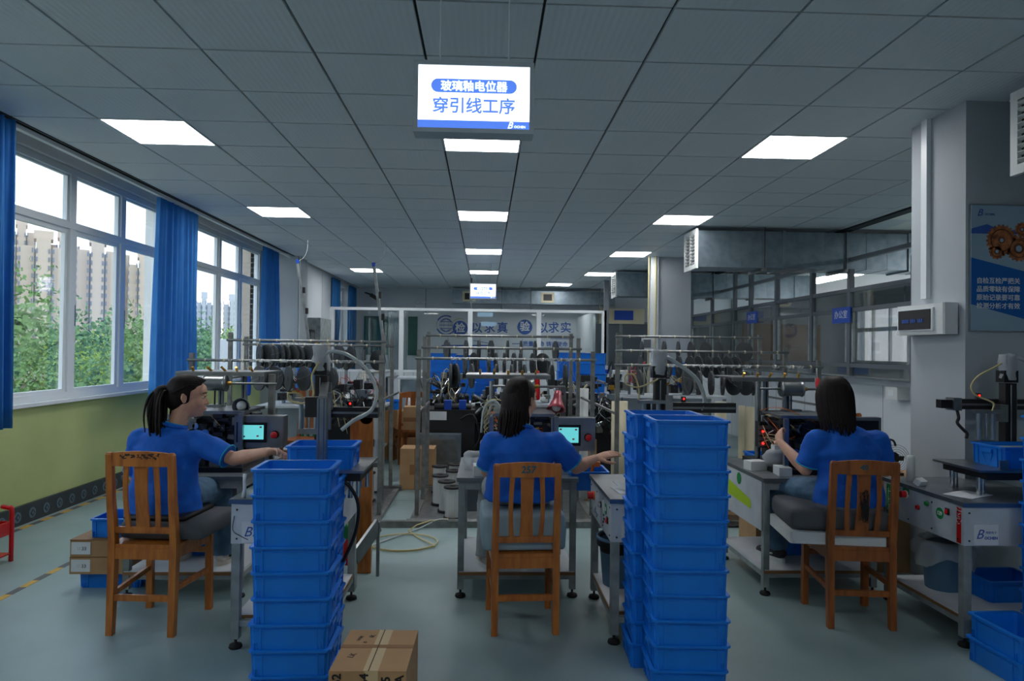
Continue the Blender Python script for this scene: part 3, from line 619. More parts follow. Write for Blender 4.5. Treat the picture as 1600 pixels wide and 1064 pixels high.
# ================================================================ chairs
def chair(x, y, rot, h, sz, label, w=.365, d=.39, marks=None, splat=True, worn=False, name='wooden_chair', m='wood'):
    t = thing(name, label, 'chair', (x, y, 0)); q = Matrix.Rotation(rot, 3, 'Z'); o = Vector((x, y, 0))
    def L(a, b, c): return o + q @ Vector((a, b, c))
    def mk(nm, *bars, par=None, mm=m):
        mb = MB()
        for a, b, ww, hh in bars: mb.bar(L(*a), L(*b), ww, hh, mm)
        return mb.build(nm, par or t)
    X = w/2-.018; lean = -.035
    for s_ in (-1, 1):
        mb = MB(); hw = .017
        path = [(s_*X, 0, 0, .017, .017), (s_*X, .012, sz-.1, .019, .021), (s_*X, .012, sz+.03, .018, .021), (s_*X, lean*.45, (sz+h)/2, .017, .017), (s_*X, lean, h-.012, .0165, .013), (s_*X, lean-.001, h, .011, .008)]
        vs = []; n = len(path)
        for (a, b, c, u, v) in path: vs += [L(a-u, b-v, c), L(a+u, b-v, c), L(a+u, b+v, c), L(a-u, b+v, c)]
        mb.add(vs, [[0, 1, 2, 3][::-1], [n*4-4, n*4-3, n*4-2, n*4-1]]+[[i*4+j, i*4+(j+1) % 4, i*4+4+(j+1) % 4, i*4+4+j] for i in range(n-1) for j in range(4)], m).build('leg', t)
        mk('leg', ((s_*(X+.01), d, 0), (s_*(X+.008), d-.008, sz-.02), .034, .034))
        mk('side_rail', ((s_*X, .02, sz-.05), (s_*(X+.008), d-.02, sz-.05), .02, .055)); mk('side_stretcher', ((s_*X, .01, .21+(.03 if s_ > 0 else 0)), (s_*(X+.01), d-.01, .235), .018, .028))
    MB().add([L(-X-.02, .0, sz-.02), L(X+.02, .0, sz-.02), L(X+.035, d+.02, sz-.02), L(-X-.035, d+.02, sz-.02), L(-X-.02, 0, sz), L(X+.02, 0, sz), L(X+.035, d+.02, sz), L(-X-.035, d+.02, sz)], [[3, 2, 1, 0], [4, 5, 6, 7], [0, 1, 5, 4], [1, 2, 6, 5], [2, 3, 7, 6], [3, 0, 4, 7]], m).build('seat', t)
    mk('rear_rail', ((-X, .005, sz-.048), (X, .005, sz-.048), .02, .058)); mk('front_rail', ((-X, d-.01, sz-.05), (X, d-.01, sz-.05), .02, .05)); mk('rear_stretcher', ((-X, .005, .195), (X, .005, .195), .018, .032)); mk('front_stretcher', ((-X, d-.005, sz-.13), (X, d-.005, sz-.13), .018, .03))
    def yy(z): return .012+(lean-.012)*max(0, (z-sz-.03)/(h-sz-.03))
    zr = h-.035; tp = MB(); n = 8; vs = []
    for i in range(n+1):
        u = -X+2*X*i/n; arch = .014*(1-(2*i/n-1)**2); bow = -.012*(1-(2*i/n-1)**2)
        for a, b in ((-.009, -.036), (.009, -.036), (.009, .03+arch), (-.009, .03+arch)): vs.append(L(u, yy(zr)+a+bow, zr+b))
    tp.add(vs, [[i*4+j, i*4+(j+1) % 4, i*4+4+(j+1) % 4, i*4+4+j] for i in range(n) for j in range(4)], m); tr = tp.build('top_rail', t)
    zl = sz+.075
    mk('lower_back_rail', ((-X, yy(zl), zl), (X, yy(zl), zl), .018, .032))
    for u, ww, nm in ((0, .072, 'splat'), (-.078, .026, 'slat'), (.078, .026, 'slat')):
        a, b, vs = zl, zr-.03, []
        for i in range(7):
            z = a+(b-a)*i/6; k = ww*(1-.12*math.sin(PI*i/6)); off = -.012*math.sin(PI*i/6)
            for dx, dy in ((-k/2, -.006), (k/2, -.006), (k/2, .006), (-k/2, .006)): vs.append(L(u*(1 if nm == 'splat' else 1-.1*math.sin(PI*i/6)*-1)+dx, yy(z)+dy+off*.6, z))
        sp_ = MB().add(vs, [[i*4+j, i*4+(j+1) % 4, i*4+4+(j+1) % 4, i*4+4+j] for i in range(6) for j in range(4)], m).build(nm, t)
        if nm == 'splat' and marks == 'scribble':
            sb = MB(); r2 = random.Random(3)
            for _ in range(26):
                pts = [L(r2.uniform(-.026, .026), yy(zl+.15)-.026, zl+.07+r2.uniform(0, .17)) for _ in range(4)]; sb.tube(pts, .0014, 'ink', n=4, sub=3)
            sb.build('ink_drawing', sp_)
    if marks == '257': text('257', .052, L(.002, yy(zr)-.0225, zr+.004), q @ Vector((1, 0, 0)), (0, 0, 1), 'ink_teal', tr, bold=.001, shear=.1, name='painted_number')
    if marks == 'scribble': text('40', .04, L(-.01, yy(zr)-.0225, zr+.004), q @ Vector((1, 0, 0)), (0, 0, 1), 'ink_teal', tr, bold=.001, name='painted_number')
    if worn:
        wb = MB(); r2 = random.Random(5)
        for _ in range(34):
            u = r2.uniform(-.10, .10); wb.box(L(u, yy(zr)-.0215+.0125*(u/.15)**2, zr+.018+r2.uniform(-.012, .012)), (r2.uniform(.006, .026), .001, r2.uniform(.003, .012)), 'wood_dark', rot=(0, r2.uniform(-.4, .4), rot))
        wb.build('worn_patch', tr)
    return t
chair(-1.784, 3.722, -.075, .962, .475, 'worn orange wooden chair with dark scuffed top rail under the left woman', w=.365, worn=True)
chair(.231, 3.718, .05, .918, .43, 'orange wooden chair with 257 painted on its top rail', marks='257', d=.375)
chair(2.10, 3.78, -.10, .93, .45, 'darker brown wooden chair with ink drawing on its splat under the right woman', w=.37, marks='scribble', d=.37, m='wood_red')
# cushions
def cushion(name, c, d, rot, m, label, n=10, r=.04, puff=.004):
    """rounded block"""
    mb = MB(); hx, hy, hz = d[0]/2, d[1]/2, d[2]/2; q = Matrix.Rotation(rot, 3, 'Z'); vs = []
    r = min(r, hz*.6); prof = [(-hz, -r*2.2), (-hz, -r), (-hz+r*.3, -r*.3), (-hz+r, 0), (0, puff), (hz-r, 0), (hz-r*.3, -r*.3), (hz, -r), (hz, -r*2.2)]
    P = []
    for k in range(24):
        a = 2*PI*k/24; ex = .12
        P.append((math.copysign(abs(math.cos(a))**ex, math.cos(a)), math.copysign(abs(math.sin(a))**ex, math.sin(a))))
    for z, o in prof:
        for a, b in P: vs.append(Vector(c)+q @ Vector((a*(hx+o), b*(hy+o), z)))
    N = 24; nr = len(prof)
    mb.add(vs, [[i*N+j, i*N+(j+1) % N, (i+1)*N+(j+1) % N, (i+1)*N+j] for i in range(nr-1) for j in range(N)]+[list(range(N))[::-1], [(nr-1)*N+j for j in range(N)]], m, True)
    return tag(mb.build(name), label, 'cushion')
cushion('seat_cushion', (-1.70, 3.985, .53), (.47, .44, .09), -.08, 'cushion_grey', 'thick charcoal seat cushion on the left woman\'s chair', r=.03)
cushion('seat_pad', (-1.76, 3.99, .588), (.34, .36, .03), -.08, 'black', 'thin black pad on top of the charcoal cushion', r=.012)
cushion('foam_block', (.215, 3.955, .533), (.455, .42, .196), .05, 'cushion_blue', 'tall pale blue fabric-covered foam block on the chair marked 257', r=.02, puff=.004)
cushion('seat_cushion', (2.04, 4.045, .580), (.54, .44, .122), -.15, 'cushion_grey', 'dark grey seat cushion on the right woman\'s chair', r=.03)
s = MB().box((2.02, 4.035, .484), (.52, .44, .066), 'foam_white', rot=(0, 0, -.14), bev=.01).box((2.02, 4.03, .46), (.5, .43, .01), 'paper', rot=(0, 0, -.10)).build('foam_pad'); tag(s, 'white foam pad sandwiched under the dark grey cushion', 'pad')
# ================================================================ desks
def foot(mb, x, y, z):
    mb.lathe([(.0, 0), (.03, 0), (.034, .006), (.030, .018), (.012, .024), (.007, .026), (.007, z)], (x, y, 0), 'rubber', n=14)
def desk(x, y, w, d, ht, shelf, label, m='frame_paint', back=True, name='work_desk', top='desk_top'):
    t = thing(name, label, 'desk', (x+w/2, y+d/2, 0))
    MB().b2((x-.01, y-.015, ht-.025), (x+w+.01, y+d+.015, ht), top).build('desk_top', t)
    for a in (x+.02, x+w-.02):
        for b in (y+.02, y+d-.02):
            l = MB().b2((a-.019, b-.019, .05), (a+.019, b+.019, ht-.025), m).build('leg', t); f = MB(); foot(f, a, b, .05); f.build('levelling_foot', l)
    f = MB(); f2 = MB()
    for b in (y+.02, y+d-.02): f.b2((x+.04, b-.015, ht-.075), (x+w-.04, b+.015, ht-.025), m); f2.b2((x+.04, b-.015, shelf-.05), (x+w-.04, b+.015, shelf-.02), m)
    for a in (x+.02, x+w-.02): f.b2((a-.015, y+.04, ht-.075), (a+.015, y+d-.04, ht-.025), m); f2.b2((a-.015, y+.04, shelf-.05), (a+.015, y+d-.04, shelf-.02), m)
    f.build('frame', t); f2.build('shelf_frame', t); MB().b2((x+.01, y+.0, shelf-.02), (x+w-.01, y+d, shelf), 'paper').b2((x+.005, y-.004, shelf-.022), (x+w-.005, y, shelf-.004), 'card_brown').build('shelf', t)
    if back: MB().b2((x+.04, y+d-.06, .36), (x+w-.04, y+d-.05, ht-.03), 'grey_plastic').build('back_panel', t)
    return t
desk(-2.165, 4.27, .71, .78, .735, .16, 'grey steel desk with a winding machine in front of the left woman')
desk(-.155, 4.27, .73, .78, .735, .16, 'grey steel desk with a winding machine in front of the middle woman')
dR = desk(1.76, 4.30, .73, .78, .735, .16, 'grey steel desk with a green sticker on its side, in front of the right woman')
MB().b2((1.752, 4.32, .40), (1.758, 5.05, .71), 'panel_grey').build('side_panel', dR)
g = MB(); y0, z0 = 4.62, .59
g.poly([(1.75, 4.5, .56), (1.75, 4.48, .53), (1.75, 4.49, .50), (1.75, 4.9, .52), (1.75, 4.92, .56), (1.75, 4.9, .62)], (-.001, 0, 0), 'lime').cyl((1.75, 4.70, .66), (1.749, 4.70, .66), .04, 'green', n=16).build('green_sticker', dR)
def side_desk(x, y, w, d, label, full=True):
    t = thing('control_desk', label, 'desk', (x+w/2, y+d/2, 0)); ht = .755
    MB().b2((x-.012, y-.012, ht-.022), (x+w+.012, y+d+.012, ht), 'desk_top').b2((x-.014, y-.014, ht-.024), (x+w+.014, y-.012, ht-.004), 'blue_edge').build('desk_top', t)
    for a in (x+.02, x+w-.02):
        for b in (y+.02, y+d-.02):
            l = MB().b2((a-.021, b-.021, .05), (a+.021, b+.021, ht-.03), 'frame_paint').build('leg', t); f = MB(); foot(f, a, b, .05); f.build('levelling_foot', l)
    pn = MB(); z0 = .53
    pn.b2((x-.004, y-.004, z0), (x+w+.004, y, ht-.025), 'panel_grey').b2((x-.004, y, z0), (x, y+d, ht-.025), 'panel_grey').b2((x+w, y, z0), (x+w+.004, y+d, ht-.025), 'panel_grey').b2((x, y+d, z0), (x+w, y+d+.004, ht-.025), 'panel_grey')
    for zz in (z0+.025, ht-.055):
        for xx in (x+.025, x+w-.03): pn.cyl((xx, y-.004, zz), (xx, y-.007, zz), .005, 'black', n=8)
        for k in range(4): pn.cyl((x-.004, y+.04+k*(d-.08)/3, zz), (x-.007, y+.04+k*(d-.08)/3, zz), .005, 'black', n=8)
    pn.build('panel', t)
    f = MB()
    for b in (y+.02, y+d-.02): f.b2((x+.04, b-.012, .11), (x+w-.04, b+.012, .14), 'frame_paint')
    for a in (x+.02, x+w-.02): f.b2((a-.012, y+.04, .11), (a+.012, y+d-.04, .14), 'frame_paint')
    f.build('frame', t); MB().b2((x+.005, y+.042, .14), (x+w-.005, y+d-.042, .155), 'card_brown').b2((x+.01, y+.045, .155), (x+w-.01, y+d-.045, .16), 'paper').build('shelf', t)
    s_ = MB().b2((x+.05, y-.006, z0+.005), (x+.18, y-.0045, z0+.11), 'paper').build('maker_sticker', t)
    text('B', .07, (x+.078, y-.0065, z0+.058), (1, 0, 0), (0, 0, 1), 'logo_blue', s_, name='logo', shear=.35, depth=.0004); text('OCHEN', .020, (x+.141, y-.0065, z0+.040), (1, 0, 0), (0, 0, 1), 'logo_blue', s_, name='logo', depth=.0004, bold=.0008); text('博晨电子', .015, (x+.141, y-.0065, z0+.068), (1, 0, 0), (0, 0, 1), 'logo_blue', s_, name='logo', depth=.0004)
    return t
sL = side_desk(-1.262, 3.55, .49, .72, 'control desk beside the left woman, half hidden by the front left crate stack')
sC = side_desk(.668, 3.585, .49, .70, 'control desk with red and orange knob, between the middle woman and the tallest crate stack')
sR = side_desk(2.505, 3.53, .62, .72, 'control desk with round green 129 label under the right-hand gantry')
def knob(x, y, z, r, m, par, m2='white_plastic', k=1.4, d=(-1, 0, 0)):
    d = Vector(d); p = Vector((x, y, z)); o = MB().cyl(p, p+d*r*.4, r*1.2, m2, n=14).cyl(p+d*r*.4, p+d*r*(.4+k), r, m, r2=r*.92, n=14).build('push_button', par); return o
def green_label(x, y, z, par, txt):
    g_ = MB().cyl((x, y, z), (x-.002, y, z), .031, 'green', n=22).build('round_label', par); text(txt, .028, (x-.003, y, z), (0, -1, 0), (0, 0, 1), 'white_plastic', g_, depth=.0004, bold=.001)
def rocker(x, y, z, par): MB().b2((x-.008, y-.014, z-.017), (x, y+.014, z+.017), 'black').box((x-.01, y, z), (.006, .018, .024), 'led_red' if False else 'red_bright', rot=(0, .2, 0)).build('rocker_switch', par)
xs = 2.501
knob(xs, 4.02, .695, .020, 'red', sR); MB().b2((xs-.002, 3.99, .70), (xs, 4.05, .735), 'green').build('switch_plate', sR)
knob(xs, 3.82, .685, .013, 'green', sR, 'chrome', .8); knob(xs, 3.90, .645, .013, 'red', sR, 'chrome', .8); green_label(xs, 3.715, .655, sR, '129'); rocker(xs, 3.65, .68, sR)
MB().b2((xs-.001, 3.545, .535), (xs, 3.58, .722), 'red').build('red_sticker', sR); text('小心', .05, (xs-.002, 3.562, .68), (0, 0, -1), (0, -1, 0), 'white_plastic', sR, depth=.0003)
MB().b2((xs-.001, 4.15, .54), (xs, 4.22, .722), 'green').build('green_strip', sR); text('工上海', .05, (xs-.002, 4.185, .63), (0, 0, -1), (0, -1, 0), 'white_plastic', sR, depth=.0003)
xs = .664
knob(xs, 4.14, .655, .022, 'red', sC, 'orange'); knob(xs, 3.90, .655, .015, 'chrome', sC, 'black', .8); green_label(xs, 3.745, .665, sC, '128'); rocker(xs, 3.68, .62, sC)
MB().b2((xs-.001, 3.80, .64), (xs, 3.85, .70), 'paper').build('paper_label', sC)
for yy_, z_ in ((3.97, .63), (3.80, .62), (3.79, .60), (3.81, .58)): MB().b2((xs-.004, yy_-.008, z_-.005), (xs, yy_+.008, z_+.005), 'black').build('toggle', sC)
text('B', .06, (xs-.001, 4.1, .58), (0, -1, 0), (0, 0, 1), 'logo_blue', sC, name='logo', shear=.35, depth=.0004); text('OCHEN', .02, (xs-.001, 4.035, .57), (0, -1, 0), (0, 0, 1), 'logo_blue', sC, name='logo', depth=.0004)
MB().tube([(-1.25, 3.544, .67), (-1.255, 3.54, .6), (-1.22, 3.543, .57), (-1.18, 3.544, .55)], .002, 'black').build('cable', sL)
# bins
def bucket(x, y, z, r, h, label, liner=None):
    t = thing('waste_bin', label, 'waste bin', (x, y, z))
    MB().lathe([(0, 0), (r*.78, 0), (r, h), (r+.006, h), (r+.006, h-.015), (r-.004, h-.016), (r*.76, .005), (0, .005)], (x, y, z), 'bucket', n=32).build('bucket', t)
    mb = MB(); r2 = random.Random(11)
    if liner == 'clear':
        n = 40; vs = []
        for k, (rr, zz) in enumerate(((r*.9, h-.06), (r-.008, h+.01), (r+.012, h+.018), (r+.03, h-.02), (r+.035, h-.07), (r+.03, h-.11))):
            for i in range(n):
                a = 2*PI*i/n; w = 1+(.10 if k > 2 else .03)*math.sin(a*9+k)+(r2.uniform(-.05, .05) if k > 2 else 0); zz2 = zz+(.035*math.sin(a*3+1)+r2.uniform(-.01, .01) if k > 3 else 0)
                vs.append((x+rr*w*math.cos(a), y+rr*w*math.sin(a), z+zz2))
        mb.add(vs, [[k*n+i, k*n+(i+1) % n, (k+1)*n+(i+1) % n, (k+1)*n+i] for k in range(5) for i in range(n)], 'plastic_film', True).build('bin_liner', t)
        mb2 = MB(); mb2.tube([(x-r, y, z+h+.02), (x-r*.3, y+.02, z+h+.045), (x+r*.5, y, z+h+.035), (x+r+.05, y-.02, z+h-.02), (x+r+.09, y-.02, z+h-.06)], .02, 'plastic_film', n=8, rr=lambda u: .012+.02*math.sin(PI*u)).build('bin_liner', t)
    else:
        mb.lathe([(r*.95, h-.08), (r-.003, h-.002), (r+.012, h+.004), (r+.012, h-.045), (r+.007, h-.05)], (x, y, z), 'black', n=32).build('bin_liner', t)
        MB().lathe([(r+.008, h+.004), (r+.014, h+.01), (r+.014, h-.012), (r+.009, h-.014)], (x, y, z), 'bucket', n=32).build('rim', t)
bucket(.795, 4.05, .16, .115, .275, 'blue waste bin with black liner under the middle control desk')
bucket(2.70, 3.98, .16, .12, .27, 'blue waste bin with clear plastic liner under the right control desk', 'clear')
crate(2.95, 3.85, .16, .03, 'blue crate on the low shelf under the control desk labelled 129')
s = MB().b2((.88, 3.64, .16), (1.1, 3.84, .40), 'card').b2((.878, 3.70, .16), (.88, 3.78, .40), 'card_tape').build('cardboard_box'); tag(s, 'cardboard box on the shelf behind the front of the middle control desk', 'box')
# ================================================================ gantries on the control desks
def wrap(mb, c, d, seed=1, m='plastic_film'):
    r2 = random.Random(seed); n = 10; vs = []
    for k in range(6):
        for i in range(n):
            a = 2*PI*i/n; q = .92+r2.uniform(-.12, .14); vs.append((c[0]+d[0]/2*q*math.cos(a), c[1]+d[1]/2*q*math.sin(a), c[2]-d[2]/2+d[2]*k/5+r2.uniform(-.01, .01)))
    mb.add(vs, [[k*n+i, k*n+(i+1) % n, (k+1)*n+(i+1) % n, (k+1)*n+i] for k in range(5) for i in range(n)], m, True)
def gantry(x, y, label, mx, my, px0, px1, py0, py1, arm, grip, front_post=None, hose=None, crate_lab=None, cx=0, cy=0, extra=None):
    t = thing('gantry_robot', label, 'machine', (x, y, .755)); zt = .905
    MB().b2((px0, py0, zt-.012), (px1, py1, zt), 'steel').build('platform_plate', t)
    MB().b2((px0+.05, py0+.02, zt-.055), (px1-.02, py1-.02, zt-.012), 'black').build('platform_rail', t)
    for a in (px0+.05, px1-.08):
        for b in (py0+.08, py1-.10):
            MB().cyl((a, b, .755), (a, b, zt-.05), .013, 'chrome').build('support_post', t); MB().cyl((a+.035, b+.02, .755), (a+.035, b+.02, zt-.05), .013, 'chrome').build('support_post', t)
    # mast: linear axis with screw, motor on top under a plastic wrap
    ms = MB().b2((mx-.034, my-.02, .98), (mx+.034, my+.035, 1.36), 'black').b2((mx+.036, my-.0, 1.05), (mx+.052, my+.02, 1.32), 'steel').build('mast', t)
    MB().b2((mx-.012, my-.024, 1.0), (mx+.004, my-.02, 1.35), 'black_metal').cyl((mx-.004, my-.026, 1.0), (mx-.004, my-.026, 1.35), .004, 'steel', n=8).build('lead_screw', ms)
    MB().box((mx-.01, my, 1.40), (.085, .07, .07), 'black_metal').box((mx-.008, my, 1.475), (.06, .06, .10), 'steel').build('motor', t)
    w_ = MB(); wrap(w_, (mx-.008, my, 1.46), (.105, .095, .15), int(mx*100)); w_.build('plastic_wrap', t)
    a0, a1, az = arm
    am = MB().b2((a0+.09, my+.04, az-.035), (a1, my+.10, az+.025), 'black').b2((a0+.09, my+.034, az-.012), (a1, my+.04, az+.0), 'steel').box((a0+.085, my+.07, az-.005), (.05, .075, .075), 'steel').build('arm', t)
    MB().box((a0+.03, my+.07, az-.005), (.075, .05, .05), 'black_metal').build('motor', am)
    MB().box((a0+.22, my+.05, az+.045), (.025, .02, .035), 'black').box((a0+.22, my+.037, az+.048), (.008, .004, .010), 'led_red').build('sensor', am)
    gx, gz = grip
    g_ = MB().b2((gx-.075, my-.06, gz+.0), (gx+.11, my-.02, gz+.02), 'steel').b2((gx+.085, my-.05, gz-.05), (gx+.13, my+.0, gz+.05), 'steel').b2((gx-.055, my-.06, gz-.185), (gx+.06, my-.02, gz-.155), 'steel')
    for dx in (-.04, .045): g_.cyl((gx+dx, my-.04, gz-.16), (gx+dx, my-.04, gz), .014, 'galv')
    g_.cyl((gx+.005, my-.04, gz-.16), (gx+.005, my-.04, gz), .006, 'chrome', n=8); gr = g_.build('gripper', t)
    for dx in (-.03, .0, .035): MB().cyl((gx+dx, my-.04, gz-.198), (gx+dx, my-.04, gz-.185), .008, 'green', n=10).build('suction_cup', gr)
    if front_post:
        fx, fy, z1 = front_post; fp = MB().b2((fx-.023, fy-.02, .905), (fx+.023, fy+.02, z1), 'steel')
        for dx in (-.012, .012): fp.b2((fx+dx-.003, fy-.0215, .905), (fx+dx+.003, fy-.02, z1), 'blue_edge')
        fp.build('extrusion_post', t)
        MB().box((fx-.06, fy+.10, z1-.05), (.085, .08, .10), 'black').build('junction_block', t); MB().bar((fx, fy, z1+.006), (mx+.02, my, z1+.05), .04, .01, 'steel').build('brace', t)
    for pts, r_, m_ in hose or (): MB().tube(pts, r_, m_, n=8, sub=6).build('hose', t)
    return t
gantry(-.85, 3.75, 'gantry with thick looping cable over the crate beside the left woman', -.935, 4.02, -1.06, -.60, 3.50, 3.95, (-1.0, -.62, 1.15), (-1.0, 1.215), (-.80, 3.46, 1.27),
       [([(-.93, 4.0, 1.47), (-.88, 4.0, 1.50), (-.79, 4.02, 1.48), (-.69, 4.05, 1.40), (-.63, 4.05, 1.28), (-.645, 4.0, 1.17), (-.74, 3.95, 1.11), (-.80, 3.92, 1.06)], .011, 'tube_clear'),
        ([(-.94, 3.97, 1.44), (-.975, 3.95, 1.36), (-.96, 3.93, 1.26), (-1.0, 3.92, 1.21), (-1.08, 3.92, 1.22), (-1.10, 3.93, 1.26), (-1.05, 3.95, 1.26), (-1.02, 3.97, 1.22)], .006, 'tube_yellow'),
        ([(-.75, 3.5, .86), (-.68, 3.5, .84), (-.63, 3.52, .74), (-.64, 3.53, .6), (-.69, 3.52, .47), (-.72, 3.52, .42)], .009, 'black')])
gantry(1.0, 3.9, 'gantry rising behind the tallest crate stack', 1.045, 4.10, .86, 1.14, 3.62, 4.05, (.98, 1.52, 1.19), (.98, 1.215), None,
       [([(1.02, 4.08, 1.47), (1.07, 4.08, 1.49), (1.15, 4.1, 1.45), (1.27, 4.12, 1.36), (1.33, 4.15, 1.24), (1.31, 4.15, 1.17)], .012, 'tube_clear'),
        ([(1.02, 4.05, 1.36), (.98, 4.05, 1.34), (.90, 4.05, 1.31), (.83, 4.05, 1.33), (.83, 4.06, 1.38), (.88, 4.06, 1.38), (.91, 4.07, 1.30), (.91, 4.07, 1.23)], .005, 'tube_yellow')])
gantry(3.0, 3.9, 'gantry with black arm above the crate on the control desk labelled 129', 3.10, 3.99, 2.66, 3.22, 3.62, 4.02, (2.73, 3.6, 1.235), (2.93, 1.185), None,
       [([(3.07, 3.98, 1.49), (3.0, 3.98, 1.45), (2.90, 3.97, 1.40), (2.85, 3.96, 1.34), (2.87, 3.95, 1.29), (2.94, 3.94, 1.26), (2.965, 3.93, 1.24), (2.955, 3.93, 1.20)], .005, 'tube_yellow'),
        ([(2.82, 4.04, 1.20), (2.825, 4.03, 1.15), (2.81, 4.02, 1.12), (2.84, 4.01, 1.08), (2.855, 4.0, 1.06), (2.85, 4.0, 1.03)], .009, 'black'),
        ([(3.12, 3.98, 1.50), (3.16, 3.98, 1.51), (3.24, 3.98, 1.47)], .012, 'tube_clear')])
crate(-.83, 3.655, .905, .02, 'blue crate on the gantry platform, touched by the left woman\'s hand')
crate(2.99, 3.80, .905, 0, 'blue crate of white parts under the right-hand gripper')
s = MB().box((2.99, 3.80, 1.000), (.27, .2, .005), 'paper').build('parts_tray'); tag(s, 'white paper tray of parts in the crate under the right-hand gripper', 'tray')
for x, y in ((2.84, 3.665),): 
    s = MB().b2((2.79, 3.652, .905), (2.84, 3.66, .955), 'steel').build('clip_plate'); tag(s, 'small steel stop plate holding the crate on the right platform, left one', 'plate', 'stop plates')
s = MB().b2((3.05, 3.645, .905), (3.12, 3.655, .955), 'steel').build('clip_plate'); tag(s, 'small steel stop plate holding the crate on the right platform, right one', 'plate', 'stop plates')
# small things on the desks
s = MB().box((2.66, 3.72, .757), (.22, .15, .002), 'paper', rot=(0, 0, .5)).build('paper_sheet'); tag(s, 'white paper sheets on the control desk labelled 129', 'paper')
s = MB().lathe([(0, 0), (.024, 0), (.024, .14), (.018, .155), (0, .157)], (2.59, 4.12, .755), 'white_plastic', n=16).build('white_bottle'); tag(s, 'white plastic tube standing at the far corner of the desk labelled 129', 'bottle')
s = MB().box((2.56, 3.98, .775), (.06, .04, .035), 'paper', rot=(.5, 0, .4)).build('folded_card'); tag(s, 'folded white card on the desk labelled 129', 'card')
s = MB().box((.80, 3.80, .757), (.16, .20, .002), 'paper', rot=(0, 0, .1)).box((.79, 3.84, .768), (.12, .10, .002), 'paper', rot=(.3, .2, .5)).build('paper_sheet'); tag(s, 'curled white papers on the middle control desk', 'paper')
crt = crate(.66, 4.46, .645, .0, 'blue crate of tools wedged between the middle desks', scale=(.75, 1.1, 1))
for i, (x, y, z, r_, m_, lb, nm, ct_) in enumerate(((.60, 4.42, .70, .02, 'lime', 'lime green tool grip in the tool crate', 'hand_tool', 'tool'), (.68, 4.40, .70, .012, 'orange', 'orange tool handle in the tool crate', 'hand_tool', 'tool'), (.64, 4.45, .70, .014, 'black', 'black tool handle in the tool crate', 'hand_tool', 'tool'))):
    s = MB().tube([(x, y, z-.03), (x+.01, y, z+.05), (x+.015, y, z+.12)], r_, m_, n=8).build(nm); tag(s, lb, ct_)
s = MB().box((.72, 4.40, .80), (.04, .03, .03), 'orange').build('glue_cap'); tag(s, 'small orange cap above the black rail of the middle desk', 'cap')
def whitebox(x, y, z, d, label, rz=0): tag(MB().box((x, y, z+d[2]/2), d, 'white_plastic', rot=(0, 0, rz)).build('white_box'), label, 'box', 'small white boxes')
whitebox(-.03, 4.36, .735, (.07, .12, .065), 'small white box on the middle desk, beside the plastic bag', .05)
whitebox(1.83, 4.62, .735, (.12, .09, .06), 'larger white box at the left of the right woman\'s desk', .2)
whitebox(1.93, 4.42, .735, (.08, .13, .055), 'small white box at the front edge of the right woman\'s desk', -.1)
whitebox(1.99, 4.62, .85, (.08, .06, .05), 'small white box raised on the right-hand machine', 0)
whitebox(.50, 4.42, .735, (.07, .09, .06), 'small white box by the middle woman\'s right elbow', .1)
def bag(x, y, z, d, label, seed):
    r2 = random.Random(seed); mb = MB(); n = 14; rows = 7; vs = []
    for k in range(rows):
        f = k/(rows-1); rr = .55+.5*math.sin(PI*(f*.8+.1))
        for i in range(n): a = 2*PI*i/n; q = rr*(1+r2.uniform(-.22, .22)); vs.append((x+d[0]/2*q*math.cos(a), y+d[1]/2*q*math.sin(a), z+d[2]*f+r2.uniform(-.008, .008)))
    mb.add(vs, [[k*n+i, k*n+(i+1) % n, (k+1)*n+(i+1) % n, (k+1)*n+i] for k in range(rows-1) for i in range(n)]+[[(rows-1)*n+i for i in range(n)]], 'plastic_film', True)
    tag(mb.build('plastic_bag'), label, 'bag', 'crumpled plastic bags')
bag(-.07, 4.55, .735, (.13, .12, .12), 'crumpled clear plastic bag on the middle desk', 3)
bag(1.96, 4.60, .735, (.15, .10, .13), 'crumpled clear plastic bag on the right woman\'s desk', 5)
s = MB().loft([((-1.215, 3.57, .755), .012, .010), ((-1.21, 3.572, .80), .009, .009), ((-1.213, 3.57, .84), .007, .008), ((-1.21, 3.57, .875), .010, .007)], 'paper', n=10).build('cloth_roll'); tag(s, 'small pale rag hanging beside the left crate stack', 'rag')
